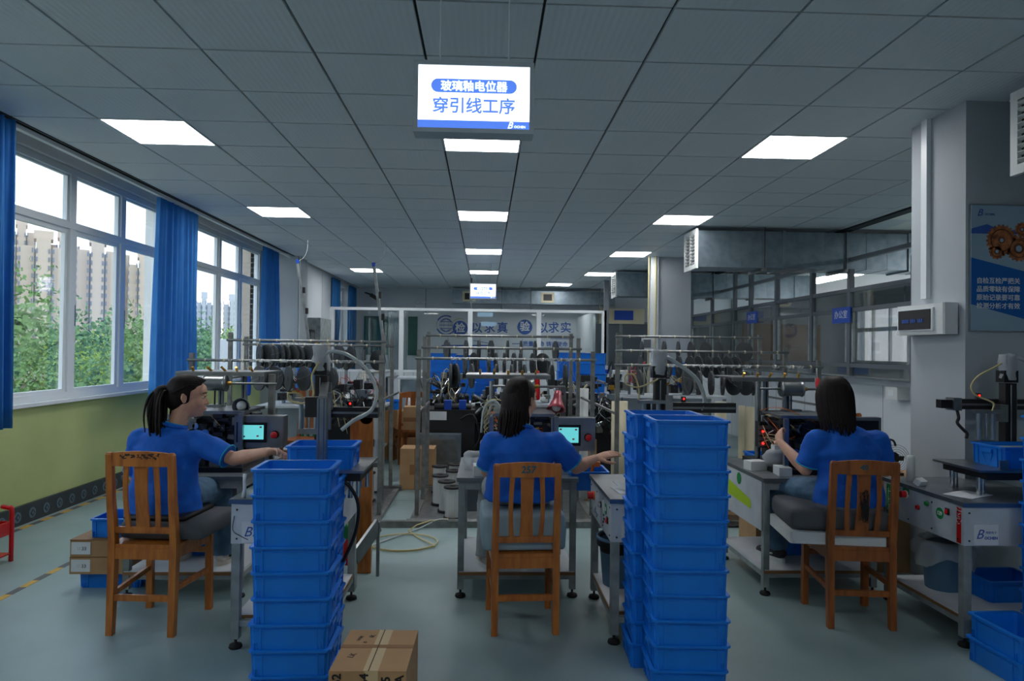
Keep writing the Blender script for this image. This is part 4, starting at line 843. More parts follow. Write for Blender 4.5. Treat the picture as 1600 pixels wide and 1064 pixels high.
# ================================================================ winding machines
def machine(ox, oy, label, seed=1, leds=False, left_post=True, spool_x=.40, spool_axis=1):
    r2 = random.Random(seed); z0 = .735; t = thing('winding_machine', label, 'machine', (ox+.4, oy+.45, z0), 'wire winding machines')
    MB().b2((ox+.14, oy+.12, z0), (ox+.66, oy+.74, z0+.03), 'black_metal').build('base_plate', t)
    for (a, b) in ((ox+.20, oy+.14), (ox+.62, oy+.2)): MB().b2((a-.014, b-.014, z0+.03), (a+.014, b+.014, z0+.36), 'steel').build('column', t)
    if left_post: MB().cyl((ox+.205, oy+.62, z0+.03), (ox+.205, oy+.62, 1.30), .019, 'steel').build('round_post', t)
    for a in (ox+.30, ox+.46): MB().b2((a-.016, oy+.70, z0+.03), (a+.016, oy+.73, 1.335), 'galv').b2((a-.004, oy+.697, z0+.03), (a+.004, oy+.70, 1.335), 'black').build('extrusion_post', t)
    MB().b2((ox+.02, oy+.62, 1.335), (ox+.62, oy+1.05, 1.345), 'steel').b2((ox+.02, oy+.62, 1.315), (ox+.62, oy+.64, 1.335), 'steel_dull').build('guide_plate', t)
    for k in range(5): MB().cyl((ox+.12+k*.1, oy+.66+r2.uniform(0, .1), 1.345), (ox+.12+k*.1, oy+.66, 1.375), .009, 'brass', n=8).build('thread_guide', t)
    # mechanism block
    mb = MB(); bx0, bx1, by0, by1 = ox+.26, ox+.60, oy+.36, oy+.68
    mb.b2((bx0, by0, z0+.03), (bx1, by1, 1.06), 'mech_dark')
    for k in range(34):
        a, b = r2.uniform(bx0, bx1), r2.uniform(by0-.07, by0); z = r2.uniform(z0+.06, 1.08); d = (r2.uniform(.015, .07), r2.uniform(.03, .1), r2.uniform(.015, .06))
        mb.box((a, b, z), d, r2.choice(['mech_dark', 'black_metal', 'steel', 'steel_dull', 'mech_dark']))
    mb.build('mechanism', t)
    MB().b2((ox+.22, by0-.10, 1.085), (ox+.62, by1, 1.105), 'steel').build('top_plate', t)
    g_ = MB()
    for k in range(9): a = r2.uniform(bx0, bx1); z = r2.uniform(z0+.1, 1.04); g_.cyl((a, by0-.11, z), (a, by0-.02, z), r2.uniform(.012, .03), r2.choice(['steel', 'chrome', 'black_metal']), n=12)
    g_.build('wheel', t)
    MB().b2((ox+.24, oy+.20, z0+.03), (ox+.40, oy+.36, z0+.1), 'black').b2((ox+.44, oy+.16, z0+.03), (ox+.60, oy+.38, z0+.06), 'steel_dull').build('clamp_block', t)
    ts = MB(); ts.b2((ox+.18, oy+.52, z0+.12), (ox+.24, oy+.60, z0+.30), 'black')
    for k in range(4): ts.b2((ox+.17, oy+.515, z0+.13+k*.04), (ox+.25, oy+.52, z0+.155+k*.04), 'grey_plastic')
    tb = ts.build('terminal_block', t)
    if leds:
        for z in (z0+.15, z0+.235): MB().cyl((ox+.20, oy+.505, z), (ox+.20, oy+.512, z), .007, 'led_red', n=10).build('indicator_light', tb)
        MB().b2((ox+.63, oy+.30, z0+.17), (ox+.636, oy+.306, z0+.24), 'led_white').build('work_light', t)
    w = MB()
    for k in range(16):
        a = Vector((ox+.21+r2.uniform(-.03, .05), oy+.55, z0+r2.uniform(.1, .38))); b = Vector((r2.uniform(bx0, bx1), by0-.06, r2.uniform(z0+.12, 1.05))); c = (a+b)/2+Vector((r2.uniform(-.05, .05), -r2.uniform(.03, .1), r2.uniform(-.10, .06)))
        w.tube([a, (a+c)/2+Vector((-.03, -.03, .02)), c, b], r2.choice([.0022, .003, .005]), r2.choice(['black', 'tube_yellow', 'tube_clear', 'tube_clear', 'black', 'orange']), n=5, sub=4)
    w.build('wiring', t)
    # wire spool on its shaft
    zc = 1.265; sxx = ox+spool_x; yy_ = oy+.60
    sf = MB().cyl((ox+.21, yy_, zc), (ox+.72, yy_, zc), .008, 'steel', n=10).cyl((sxx+.085, yy_, zc), (sxx+.115, yy_, zc), .014, 'red' if False else 'brass', n=12).build('shaft', t)
    MB().cyl((sxx+.0, yy_, 1.105), (sxx+.0, yy_, 1.24), .006, 'black_metal', n=8).box((sxx, yy_, 1.112), (.13, .06, .014), 'steel').build('spool_support', t)
    pr_ = [(.0, -.078), (.055, -.078), (.057, -.072), (.055, -.066)]
    for k in range(10): pr_ += [(.052, -.064+k*.0135), (.049, -.058+k*.0135)]
    pr_ += [(.055, .07), (.057, .075), (.055, .08), (0, .08)]
    MB().lathe(pr_, (sxx, yy_, zc), 'steel', n=28, axis='x').build('wire_spool', t)
    return t
machine(-2.165, 4.27, 'winding machine of grey blocks and wires in front of the left woman', 1, spool_x=.30, left_post=False)
machine(-.155, 4.27, 'winding machine mostly hidden behind the middle woman', 2, spool_x=.42)
machine(1.76, 4.30, 'winding machine with red indicator lights before the right woman', 4, leds=True, spool_x=.44)
def tall_post(x, y, z1, lab): tag(MB().b2((x-.02, y-.02, .735), (x+.02, y+.02, z1), 'steel_dull').build('post'), lab, 'post')
tall_post(-1.50, 4.95, 1.33, 'square steel post standing behind the left control panel')
tall_post(.56, 4.95, 1.26, 'square steel post standing beside the middle control panel lamp')
# loops of pale hoses behind the middle woman
t = MB(); r2 = random.Random(8)
for k in range(7):
    z = .96+k*.03; t.tube([(.03, 4.78, z-.05), (-.0, 4.76, z), (.05, 4.76, z+.04), (.12, 4.78, z+.03)], .004, 'tube_yellow', n=5)
for k in range(3): t.tube([(-.02+k*.02, 4.78, .95+k*.03), (0+k*.04, 4.76, 1.12), (.07, 4.76, 1.17-k*.03), (.14, 4.78, 1.08), (.22, 4.8, 1.04)], .009, 'tube_clear', n=7)
tag(t.build('hose_bundle'), 'bundle of pale air hoses curling left of the middle woman\'s head', 'hoses')
# control panels with screens
def hmi(x0, x1, y, z0, z1, label, rz=0):
    w, h = x1-x0, z1-z0; c = ((x0+x1)/2, y, z0); t = thing('touch_screen_console', label, 'control panel', c, 'touch screen panels')
    MB().box((c[0], y+.05, z0+h/2), (w, .10, h), 'steel', bev=.006).build('housing', t)
    MB().b2((x0+.02, y-.012, z0+.035), (x0+w*.66, y+.0, z0+h*.80), 'black_metal').build('bezel', t)
    sc = MB().b2((x0+.038, y-.014, z0+.055), (x0+w*.61, y-.012, z0+h*.72), 'screen').build('screen', t)
    ic = MB()
    for a, b, m_ in ((.2, .2, 'blue_mid'), (.76, .24, 'pink'), (.16, .88, 'pink'), (.88, .86, 'pink')):
        px_, pz_ = x0+.038+a*(w*.61-.038), z0+.055+b*(h*.72-.055); ic.b2((px_-.007, y-.0155, pz_-.005), (px_+.007, y-.014, pz_+.005), m_)
    ic.build('icon', sc)
    eb = MB().cyl((x0+w*.83, y-.004, z0+h*.42), (x0+w*.83, y, z0+h*.42), .026, 'black', n=20).cyl((x0+w*.83, y-.03, z0+h*.42), (x0+w*.83, y-.004, z0+h*.42), .014, 'red', n=16).lathe([(.0, -.042), (.018, -.042), (.021, -.036), (.021, -.028), (0, -.028)], (x0+w*.83, y, z0+h*.42), 'red', axis='y', n=20).build('emergency_stop', t)
    MB().cyl((x0+w*.6, y+.05, .735), (x0+w*.6, y+.05, z0), .018, 'steel').build('stand', t)
hmi(-1.60, -1.285, 4.50, .875, 1.078, 'steel control panel with cyan touch screen right of the left woman')
hmi(.435, .725, 4.50, .868, 1.082, 'steel control panel with cyan touch screen right of the middle woman')
t = thing('touch_screen_console', 'grey control panel mostly hidden by the right woman\'s shoulder', 'control panel', (2.56, 4.55, .9), 'touch screen panels')
MB().b2((2.40, 4.52, .90), (2.64, 4.58, 1.10), 'grey_plastic').build('housing', t); MB().b2((2.42, 4.515, .93), (2.62, 4.52, 1.08), 'black_metal').build('screen', t); MB().cyl((2.45, 4.6, .735), (2.45, 4.6, .92), .015, 'steel').build('stand', t)
# desk lamps
def lamp(hx, hy, hz, bx, by, m_, label, tilt, r=.065, ln=.12):
    t = thing('desk_lamp', label, 'lamp', (bx, by, .735)); MB().cyl((bx, by, .735), (bx, by, .755), .05, 'black', n=20).build('base', t)
    d = Vector(tilt).normalized(); h = Vector((hx, hy, hz)); top = h-d*ln
    MB().tube([(bx, by, .75), ((bx*2+top[0])/3+.02, (by*2+top[1])/3, .95), ((bx+top[0])/2+.02, (by+top[1])/2, top[2]-.06), top], .008, 'black', n=8, sub=6).build('gooseneck', t)
    mb = MB(); n = 28; q = d.to_track_quat('Z', 'Y').to_matrix(); vs = []
    prof = [(.018, -ln), (.026, -ln+.008), (.030, -ln*.62), (.034, -ln*.55), (.036, -ln*.48), (.052, -ln*.22), (r, 0), (r-.004, .0), (.046, -ln*.22), (.02, -ln*.45)]
    for rr, zz in prof:
        for i in range(n): vs.append(h+q @ Vector((rr*math.cos(2*PI*i/n), rr*math.sin(2*PI*i/n), zz)))
    mb.add(vs, [[k*n+i, k*n+(i+1) % n, (k+1)*n+(i+1) % n, (k+1)*n+i] for k in range(len(prof)-1) for i in range(n)]+[list(range(n))[::-1]], m_, True).build('lamp_shade', t)
    MB().ell(h-d*.02, (.032, .032, .032), 'white_plastic').build('bulb', t)
p = at(869, 640, y=4.85); lamp(p[0], 4.85, p[2], .60, 5.0, 'pink', 'pink desk lamp, unlit, above the middle control panel', (-.15, -.45, -1), r=.068, ln=.14)
p = at(376, 635, y=4.6); lamp(p[0], 4.6, p[2], -1.62, 4.85, 'grey_plastic', 'grey desk lamp facing the camera beside the left woman\'s face', (.05, -1, -.15), r=.056, ln=.10)
# hanging tools
def hang_tool(px, py0, py1, y, m_, label):
    a, b = at(px, py0, y=y), at(px+2, py1, y=y); t = thing('hanging_tool', label, 'tool', a, 'tools hanging from rack rods')
    MB().tube([(a[0], y, a[2]), (a[0]+.004, y, a[2]-.06), (a[0]+.01, y, a[2]-.10)], .003, 'white_plastic', n=6).build('cord', t)
    MB().tube([(a[0]+.01, y, a[2]-.09), (a[0]+.012, y, a[2]-.13), (a[0]+.018, y, b[2]+.03), (a[0]+.02, y, b[2])], .018, m_, n=10, rr=lambda u: .009+.014*math.sin(PI*min(1, u*1.1))).build('grip', t)
hang_tool(386, 566, 618, 6.2, 'blue_mid', 'blue-handled tool hanging on a cord beside the left control panel')
hang_tool(838, 563, 625, 6.2, 'red', 'red-handled tool hanging right of the middle woman\'s head')
hang_tool(1276, 575, 612, 6.2, 'red', 'red-handled tool hanging left of the right woman\'s head')
# desk fan behind right woman
t = thing('desk_fan', 'small black fan behind the right woman\'s arm', 'fan', (2.95, 4.9, .7))
fn = MB()
for k in range(6): 
    rr = .02+.016*k
    pts = [(2.93+rr*math.cos(a), 4.84-.02*(1-(k/6)**2), .78+rr*math.sin(a)) for a in [2*PI*i/20 for i in range(21)]]; fn.tube(pts, .0015, 'black', n=4, sub=1)
fn.build('grille', t); MB().cyl((2.93, 4.86, .78), (2.93, 4.94, .78), .045, 'black').build('motor', t); MB().tube([(2.89, 4.92, .86), (2.90, 4.92, .90), (2.96, 4.92, .90), (2.98, 4.92, .86)], .008, 'black').build('handle', t)
for a in (0, 2.1, 4.2): MB().box((2.93+.04*math.cos(a), 4.85, .78+.04*math.sin(a)), (.06, .004, .035), 'black', rot=(.3, -a, 0)).build('blade', t)
MB().b2((2.88, 4.85, .655), (3.0, 4.97, .675), 'black').cyl((2.94, 4.91, .67), (2.94, 4.91, .78), .012, 'black').build('base', t)
s = MB().b2((2.6, 4.75, .0), (3.2, 5.1, .655), 'card').build('cardboard_box'); tag(s, 'tall cardboard box under the small black fan', 'box')
# ================================================================ spool racks
def rack(label, x0s, rods, cross=(), base=(5.95, 8.9)):
    """rods: (y, z, xa, xb, post top)"""
    x0 = min(r[2] for r in rods); x1 = max(r[3] for r in rods)
    t = thing('spool_rack', label, 'rack', ((x0+x1)/2, 6.2, 0), 'spool racks')
    for (y, z, xa, xb, zt) in rods:
        for x in (xa, xb): MB().b2((x-.018, y-.018, .03), (x+.018, y+.018, zt), 'steel_dull').build('post', t)
        rm = MB().cyl((xa-.03, y-.02, z), (xb+.03, y-.02, z), .0125, 'steel')
        c = rm; k = xa+.12
        while k < xb-.05:
            c.cyl((k, y-.02, z), (k+.012, y-.02, z), .017, 'cream', n=10); k += .165
        rm.build('rod', t)
    for b in cross: MB().bar(b[0], b[1], .02, .02, 'steel_dull').build('cross_bar', t)
    MB().b2((x0+.02, base[0], .02), (x1-.02, 7.5, .028), 'steel').build('base_sheet', t)
    f = MB()
    for y in (6.02, 7.49): f.b2((x0-.05, y-.025, 0), (x1+.05, y+.025, .05), 'steel_dull')
    for x in (x0, x1): f.b2((x-.03, 6.05, 0), (x+.03, 7.46, .035), 'steel_dull')
    f.build('base_frame', t)
    return t
RK = {'left': [(6.25, 1.398, -2.60, -.93, 1.46), (6.9, 1.585, -2.5, -1.01, 1.66), (7.5, 1.548, -2.55, -1.0, 1.63)],
      'centre': [(6.25, 1.437, -.595, .975, 1.515), (6.9, 1.537, -.60, .93, 1.645), (7.5, 1.668, -.61, .93, 1.705)],
      'right': [(6.25, 1.397, 1.20, 3.06, 1.46), (6.9, 1.527, 1.33, 3.03, 1.58), (7.5, 1.684, 1.44, 3.01, 1.72)]}
for k, r in RK.items():
    x0, x1 = r[0][2], r[0][3]
    rack(f'tall steel rack of wire spools, {k} one of three', None, r, [((x0, 6.25, .95), (x0, 7.5, .95)), ((x1, 6.25, 1.05), (x1, 7.5, 1.05)), ((x0, 6.9, 1.2), (x0+.02, 7.5, 1.2))])
dsk = thing('hanging_disc', 'x', 'disc', (0, 0, 0))
MB().cyl((-.009, 0, 0), (.009, 0, 0), .11, 'disc_grey', n=36).cyl((-.013, 0, 0), (.013, 0, 0), .022, 'disc_grey', n=16).build('disc', dsk)
MB().tube([(0, 0, 0), (.012, 0, .06), (.012, 0, .13), (0, 0, .15), (-.004, -.012, .162), (0, -.024, .15)], .0028, 'steel', n=5).build('hook', dsk)
used = []
def discs(rk, ri, xs, drop=.155):
    y, z = RK[rk][ri][0]-.02, RK[rk][ri][1]
    nm = ('front', 'middle', 'back')[ri]
    xs = sorted(xs, key=lambda q: q[0])
    for i, (px, ang) in enumerate(xs):
        p = at(px, 560, y=y); ang = ang*(.75 if rk == 'left' else .6)-math.degrees(math.atan2(p[0], y)); n = NTH[i] if i < 13 else str(i+1)
        dup(dsk, loc=(p[0], y+.01, z-drop), rotz=math.radians(ang), label=f'dark grey disc hanging on the {nm} rod of the {rk} rack, {n} from left', group=f'discs on the {nm} rod of the {rk} rack')
discs('centre', 0, [(704, 6), (712, 30), (737, 20), (776, -12), (800, 10), (820, 14), (862, -20), (884, 14)])
discs('centre', 1, [(727, 15), (741, 40), (764, 10), (775, 12), (788, 8), (803, 18), (813, 10), (833, 25), (848, 70)])
discs('centre', 2, [(698, 28), (728, 18), (748, 12), (767, 26), (793, 8), (814, 8), (836, 12), (868, 26)])
discs('left', 0, [(405, 40), (428, 65), (451, 22), (475, 42), (498, 24), (514, 60)])
discs('left', 1, [(405, 18), (417, 60), (425, 45), (438, 24), (445, 34), (457, 45), (464, 50), (480, 46), (488, 55), (530, 40), (548, 32)])
discs('left', 2, [(412, 30), (452, 40), (476, 45), (515, 15), (541, 30), (568, 10), (590, 60)])
discs('right', 0, [(1000, 24), (1075, 42), (1093, 20), (1112, 20), (1130, 12), (1147, 66), (1166, 60), (1178, 10)])
discs('right', 1, [(1001, 18), (1044, 35), (1061, 26), (1079, 45), (1092, 40), (1106, 48), (1121, 45), (1137, 50), (1150, 55)])
discs('right', 2, [(1003, 14), (1038, 18), (1060, 14), (1080, 30), (1103, 52), (1124, 36), (1163, 85)])
# loose wires and threads over the rack heads
for rk, lab in (('left', 'tangle of fine wires and plastic ties on the left rack rods'), ('centre', 'fine drooping wires under the centre rack rods'), ('right', 'fine drooping wires under the right rack rods')):
    mb = MB(); r2 = random.Random(len(rk)); rr = RK[rk]
    for k in range(30):
        y, z, xa, xb, _ = rr[r2.choice((0, 0, 1))]; x = r2.uniform(xa+.3, xb-.1); dx = r2.uniform(-.12, .12); dz = r2.uniform(.1, .24)
        mb.tube([(x, y-.02, z), (x+dx*.3, y-.1, z-dz*.7), (x+dx, y-.4 if k % 3 else y-.05, z-dz)], .0009, 'steel_dull', n=4, sub=3)
    for k in range(26):
        y, z, xa, xb, _ = rr[0]; x = r2.uniform(xa+.3, xb-.15); mb.tube([(x-.02, y-.036, z+.015), (x, y-.04, z-.012), (x+.02, y-.036, z+.012)], .004, 'plastic_film', n=5, sub=3)
    o = mb.build('loose_wire'); tag(o, lab, 'wires'); o['kind'] = 'stuff'
# steel beam joining the rack feet
tag(MB().b2((-1.02, 5.93, 0), (1.3, 5.98, .055), 'steel_dull').build('floor_beam'), 'long low steel beam on the floor at the feet of the racks', 'beam')
# silver wire spools on the base sheets
ws = thing('silver_spool', 'x', 'wire spool', (0, 0, 0))
MB().lathe([(0, 0), (.082, 0), (.084, .006), (.082, .014), (.062, .016)], (0, 0, 0), 'rubber', n=28).build('flange', ws); MB().lathe([(.062, .262), (.08, .264), (.084, .272), (.080, .280), (.03, .281), (.028, .274), (0, .274)], (0, 0, 0), 'rubber', n=28).build('flange', ws)
MB().cyl((0, 0, .015), (0, 0, .264), .068, 'silver_wire', n=28, cap=False).build('wire_winding', ws)
def spools(pts, nm):
    for i, (x, y, z) in enumerate(pts): dup(ws, loc=(x, y, z), label=f'silver wire spool, {NTH[i]} from the front, {nm}', group=f'wire spools of the {nm}')
spools([(-.27, 6.16, .03), (-.34, 6.42, .03), (-.42, 6.72, .03)], 'below the left posts of the centre rack')
spools([(-.30, 6.98, .03), (-.46, 7.25, .03), (-.30, 7.38, .03), (-.12, 6.6, .03), (-.10, 6.9, .03), (-.12, 7.3, .03)], 'left of the middle desk legs')
spools([(-1.12, 6.45, .03), (-1.14, 6.85, .03), (-1.3, 6.7, .03), (-1.13, 7.3, .03), (-1.3, 7.2, .03), (-1.42, 7.35, .03), (-1.35, 6.4, .03)], 'at the foot of the left rack')
spools([(1.35, 6.3, .03), (1.5, 6.7, .03)], 'at the foot of the right rack')
def cyl_thing(name, x, y, z, r, h, m, label, cat): return tag(MB().lathe([(0, 0), (r, 0), (r, h), (r*.35, h), (r*.3, h-.01), (0, h-.01)], (x, y, z), m, n=24).build(name), label, cat)
# white rolls standing by the racks
for i, (px, py0, py1, y, r_) in enumerate(((912, 607, 690, 7.0, .05), (959, 627, 720, 6.8, .022), (973, 627, 720, 6.8, .05), (1126, 628, 700, 6.6, .055), (1159, 634, 720, 6.5, .03), (1172, 636, 725, 6.5, .04))):
    a, b = at(px, py0, y=y), at(px, py1, y=y); cyl_thing('white_roll', a[0], y, .03, r_, a[2]-.03, 'cream' if i != 0 else 'white_plastic', ['thick white roll standing behind the pink lamp', 'thin white roll left of the tallest crate stack', 'thicker white roll left of the tallest crate stack', 'white roll just above the tallest crate stack', 'thin white roll right of the tallest crate stack', 'tall cream roll right of the tallest crate stack'][i], 'roll')
tag(MB().b2((.99, 7.0, .0), (1.14, 7.3, .62), 'card').build('cardboard_box'), 'narrow tall cardboard box behind the middle gantry rail', 'box')
tag(MB().b2((2.1, 6.3, .03), (2.5, 6.7, .45), 'card').build('cardboard_box'), 'cardboard box under the right rack behind the right-hand desk', 'box')
# ================================================================ boxes on the floor
def carton(c, d, rot, label, lid=None, labels=(), name='cardboard_box'):
    t = MB().box((c[0], c[1], c[2]+d[2]/2), d, 'card', rot=(0, 0, rot)).build(name); tag(t, label, 'box', None); return t
fb = carton((-.415, 2.775, 0), (.285, .375, .33), -.02, 'taped cardboard box with black marker writing on the floor in front')
MB().box((-.405, 2.775, .3305), (.055, .376, .001), 'card_tape', rot=(0, 0, -.02)).box((-.412, 2.775, .3312), (.004, .376, .001), 'wood_dark', rot=(0, 0, -.02)).box((-.405, 2.585, .29), (.05, .001, .08), 'card_tape', rot=(0, 0, -.02)).build('tape', fb)
MB().box((-.415, 2.80, .3309), (.286, .03, .0008), 'card_brown', rot=(0, 0, -.02)).build('cross_tape', fb)
for s_, u, v, sz in (('62', -.53, .30, .045), ('64', -.43, .30, .045), ('5', -.35, .30, .045), ('A', -.30, .30, .045)): text(s_, sz, (u, 2.585, v), (0, 0, 1), (-1, 0, 0), 'ink', fb, name='marker_writing', bold=.0015, depth=.0004)
for s_, u, v, sz in (('unit', -.50, 2.88, .03), ('IK', -.45, 2.90, .03), ('LK', -.50, 2.72, .035), ('IS', -.47, 2.84, .02)): text(s_, sz, (u, v, .3305), (.3, 1, 0), (-1, .3, 0), 'ink', fb, name='marker_writing', depth=.0004)
# under the left desk: crates and long cartons
crate(-2.33, 4.56, 0, 0, 'blue crate on the floor under the labelled cartons at left', scale=(1.15, .9, .9))
for z, nm in ((.105, 'lower'), (.212, 'upper')):
    t = MB().b2((-2.545, 4.39+(.0 if nm == 'lower' else .004), z), (-2.19 if nm == 'lower' else -2.24, 4.85, z+.105), 'card').build('long_carton'); tag(t, f'{nm} of two flat cartons with white labels left of the left chair', 'box', 'flat labelled cartons')
    l = MB().b2((-2.535, 4.388, z+.015), (-2.42, 4.39, z+.09), 'paper').build('paper_label', t); text('∷ 33', .03, (-2.47, 4.386, z+.05), (1, 0, 0), (0, 0, 1), 'ink', l, name='print', depth=.0003)
    MB().b2((-2.545, 4.3895, z+.1), (-2.24, 4.8, z+.1055), 'card_brown').build('edge', t)
crate(-2.33, 4.56, .32, .0, 'bright blue crate on top of the flat cartons at left', scale=(.68, 1.1, 1.0))
crate(-1.80, 4.70, .16, 0, 'blue crate on the shelf between the left woman\'s feet', scale=(.8, .9, 1)); crate(-1.80, 4.72, .272, 0, 'upper blue crate on the shelf behind the left woman\'s calves', scale=(.72, .9, 1))
crate(2.08, 4.72, .16, 0, 'blue crate on the shelf behind the right woman\'s shin', scale=(.7, .9, 1)); crate(2.08, 4.72, .272, 0, 'second blue crate stacked on the shelf behind the right woman\'s shin', scale=(.7, .9, 1))
# fire extinguisher in a red stand
t = thing('extinguisher_stand', 'red metal stand holding a fire extinguisher by the lime wall', 'stand', (-3.41, 4.87, 0))
for x in (-3.52, -3.30): MB().tube([(x, 5.0, 0), (x, 5.0, .34), (x-.02, 5.0, .37), (x-.07, 5.0, .38)], .015, 'red', n=8).build('leg', t); MB().tube([(x, 4.74, 0), (x, 4.74, .34)], .015, 'red', n=8).build('leg', t)
MB().b2((-3.52, 4.99, .19), (-3.30, 5.0, .28), 'red').b2((-3.31, 4.75, .19), (-3.30, 4.99, .28), 'red').b2((-3.52, 4.75, .05), (-3.30, 5.0, .06), 'red').build('shelf', t)
t = thing('fire_extinguisher', 'red fire extinguisher with white tag at the left edge', 'fire extinguisher', (-3.41, 4.87, .06)); MB().lathe([(0, 0), (.075, 0), (.08, .02), (.08, .34), (.06, .40), (.025, .43), (0, .43)], (-3.41, 4.87, .06), 'red_bright', n=24).build('cylinder', t)
MB().cyl((-3.41, 4.87, .48), (-3.41, 4.87, .55), .02, 'black').box((-3.41, 4.84, .56), (.03, .14, .02), 'black').build('valve', t); MB().box((-3.355, 4.78, .47), (.10, .004, .18), 'paper', rot=(.1, 0, .2)).build('tag', t)
# wooden trestle right of the front left stack and the hose coil
t = thing('wooden_trestle', 'upright orange wooden trestle leaning right of the left gantry', 'frame', (-.83, 4.78, 0))
for x, y, z1 in ((-.80, 4.75, 1.10), (-.90, 4.95, 1.05)): MB().b2((x-.045, y-.018, 0), (x+.045, y+.018, z1-.05), 'wood').cyl((x, y-.018, z1-.05), (x, y+.018, z1-.05), .045, 'wood', n=20).build('upright', t)
for z in (.35, .62, .85): MB().bar((-.80, 4.75, z), (-.90, 4.95, z), .03, .05, 'wood').build('rung', t)
tag(MB().bar((-.81, 4.45, .19), (-.70, 4.68, .34), .02, .10, 'steel').bar((-.70, 4.68, 0), (-.70, 4.68, .36), .02, .03, 'steel').bar((-.81, 4.45, 0), (-.81, 4.45, .2), .02, .03, 'steel').build('steel_flap'), 'tilted steel flap beside the foot of the left control desk', 'bracket')
co = MB(); c = ((-.86-.371)/2, 5.45); pts = [(c[0]+.26*math.cos(a), c[1]+.24*math.sin(a), .008+.006*k/40) for k, a in enumerate([2.6+2*PI*i/40 for i in range(62)])]
pts += [(-.62, 5.8, .01), (-.45, 5.93, .06), (-.30, 6.0, .06)]
tag(co.tube(pts, .006, 'tube_yellow', n=8, sub=2).build('air_hose'), 'yellowish air hose coiled on the aisle floor', 'hose')
tag(MB().tube([(-.95, 5.2, .008), (-.75, 5.55, .008), (-.55, 5.85, .01), (-.4, 5.95, .06), (-.3, 5.97, .06)], .007, 'tube_clear', n=8, sub=6).build('air_hose'), 'grey hose running from the desk to the floor beam', 'hose')
tag(MB().lathe([(0, 0), (.035, 0), (.038, .01), (.038, .12), (.02, .15), (.02, .18), (0, .18)], (-.845, 4.42, .16), 'red', n=18).build('red_bottle'), 'red bottle on the low shelf behind the front left crates', 'bottle')
tag(MB().ell((-.845, 4.36, .38), (.03, .03, .05), 'green').build('green_valve'), 'green valve grip hanging behind the front left crates', 'valve')
# centre aisle box
t = carton((-.72, 7.68, 0), (.37, .30, .44), 0, 'large plain cardboard box standing in the centre aisle'); MB().b2((-.75, 7.526, .0), (-.69, 7.53, .44), 'card_brown').b2((-.75, 7.52, .439), (-.69, 7.83, .442), 'card_brown').build('tape', t); MB().b2((-.80, 7.525, .16), (-.75, 7.53, .27), 'card_brown').build('print', t)
# ================================================================ background of the hall
def P(px, py, y): return at(px, py, y=y)
def carton_px(px0, py0, px1, y, d, label, m='card', name='cardboard_box', zb=0, tape=True, cat='box'):
    a, b = P(px0, py0, y), P(px1, py0, y); t = MB().b2((a[0], y, zb), (b[0], y+d, a[2]), m).build(name); tag(t, label, cat)
    if tape: MB().b2(((a[0]+b[0])/2-.02, y-.002, zb), ((a[0]+b[0])/2+.02, y, a[2]), 'card_brown').build('tape', t)
    return a[2]
z = carton_px(597, 664, 621, 9.6, .4, 'lower of two cartons stacked far back on the left of the aisle'); z2 = carton_px(597, 641, 621, 9.6, .4, 'upper of two cartons stacked far back on the left of the aisle', zb=z)
crate((P(610, 640, 9.6)[0]), 9.8, z2, 0, 'blue crate on top of the far stacked cartons', scale=(.62, 1, 1.1))
carton_px(623, 643, 642, 10, .4, 'far cardboard box left of the brown stool', tape=False)
def stool(x, y, label, h=.5, w=.3, m='wood_red'):
    t = thing('wooden_stool', label, 'stool', (x, y, 0))
    for a in (-1, 1):
        for b in (-1, 1): MB().bar((x+a*w*.48, y+b*w*.42, 0), (x+a*w*.38, y+b*w*.36, h-.03), .035, .035, m).build('leg', t)
    MB().b2((x-w/2, y-w/2, h-.03), (x+w/2, y+w/2, h), m).build('seat', t); MB().b2((x-w*.4, y-w*.4, h*.4), (x+w*.4, y-w*.36, h*.47), m).build('stretcher', t)
p = P(645, 660, 8.6); stool(p[0], 8.75, 'orange wooden stool far back beside the racks, carrying a carton', .52, .28)
t = MB().b2((p[0]-.12, 8.62, .52), (p[0]+.12, 8.85, .80), 'card').build('cardboard_box'); tag(t, 'carton standing on the far orange stool', 'box'); MB().b2((p[0]-.12, 8.618, .62), (p[0]+.12, 8.62, .67), 'card_brown').build('tape', t)
a = P(640, 617, 10); cyl_thing('white_roll', a[0], 10.2, P(640, 650, 10)[2]-.02, .075, a[2]-P(640, 650, 10)[2]+.02, 'white_plastic', 'short white roll standing on the far cartons', 'roll')
carton_px(633, 650, 650, 10.05, .35, 'far carton under the white roll', tape=False)
# grey cabinets and shelves behind the aisle
def cabinet(px0, px1, py, y, d, label, m='panel_grey'):
    a, b = P(px0, py, y), P(px1, py, y); x0, x1, z1 = a[0], b[0], a[2]; t = thing('machine_cabinet', label, 'cabinet', ((x0+x1)/2, y+d/2, 0))
    MB().b2((x0, y, 0), (x1, y+d, z1), m).build('body', t); MB().b2((x0+.02, y-.012, .1), (x1-.02, y, z1-.06), m).build('door', t); MB().b2((x0-.02, y-.02, z1), (x1+.02, y+d, z1+.02), 'steel').build('top', t); MB().b2((x1-.06, y-.03, z1*.5), (x1-.045, y-.012, z1*.6), 'black').build('handle', t)
cabinet(578, 592, 640, 7.9, .4, 'pale grey cabinet seen between the left rack posts, nearest one')
cabinet(583, 600, 583, 11.0, .6, 'tall pale grey cabinet behind the left rack, farther one'); cabinet(606, 614, 590, 11.2, .6, 'narrow grey cabinet beside the far aisle')
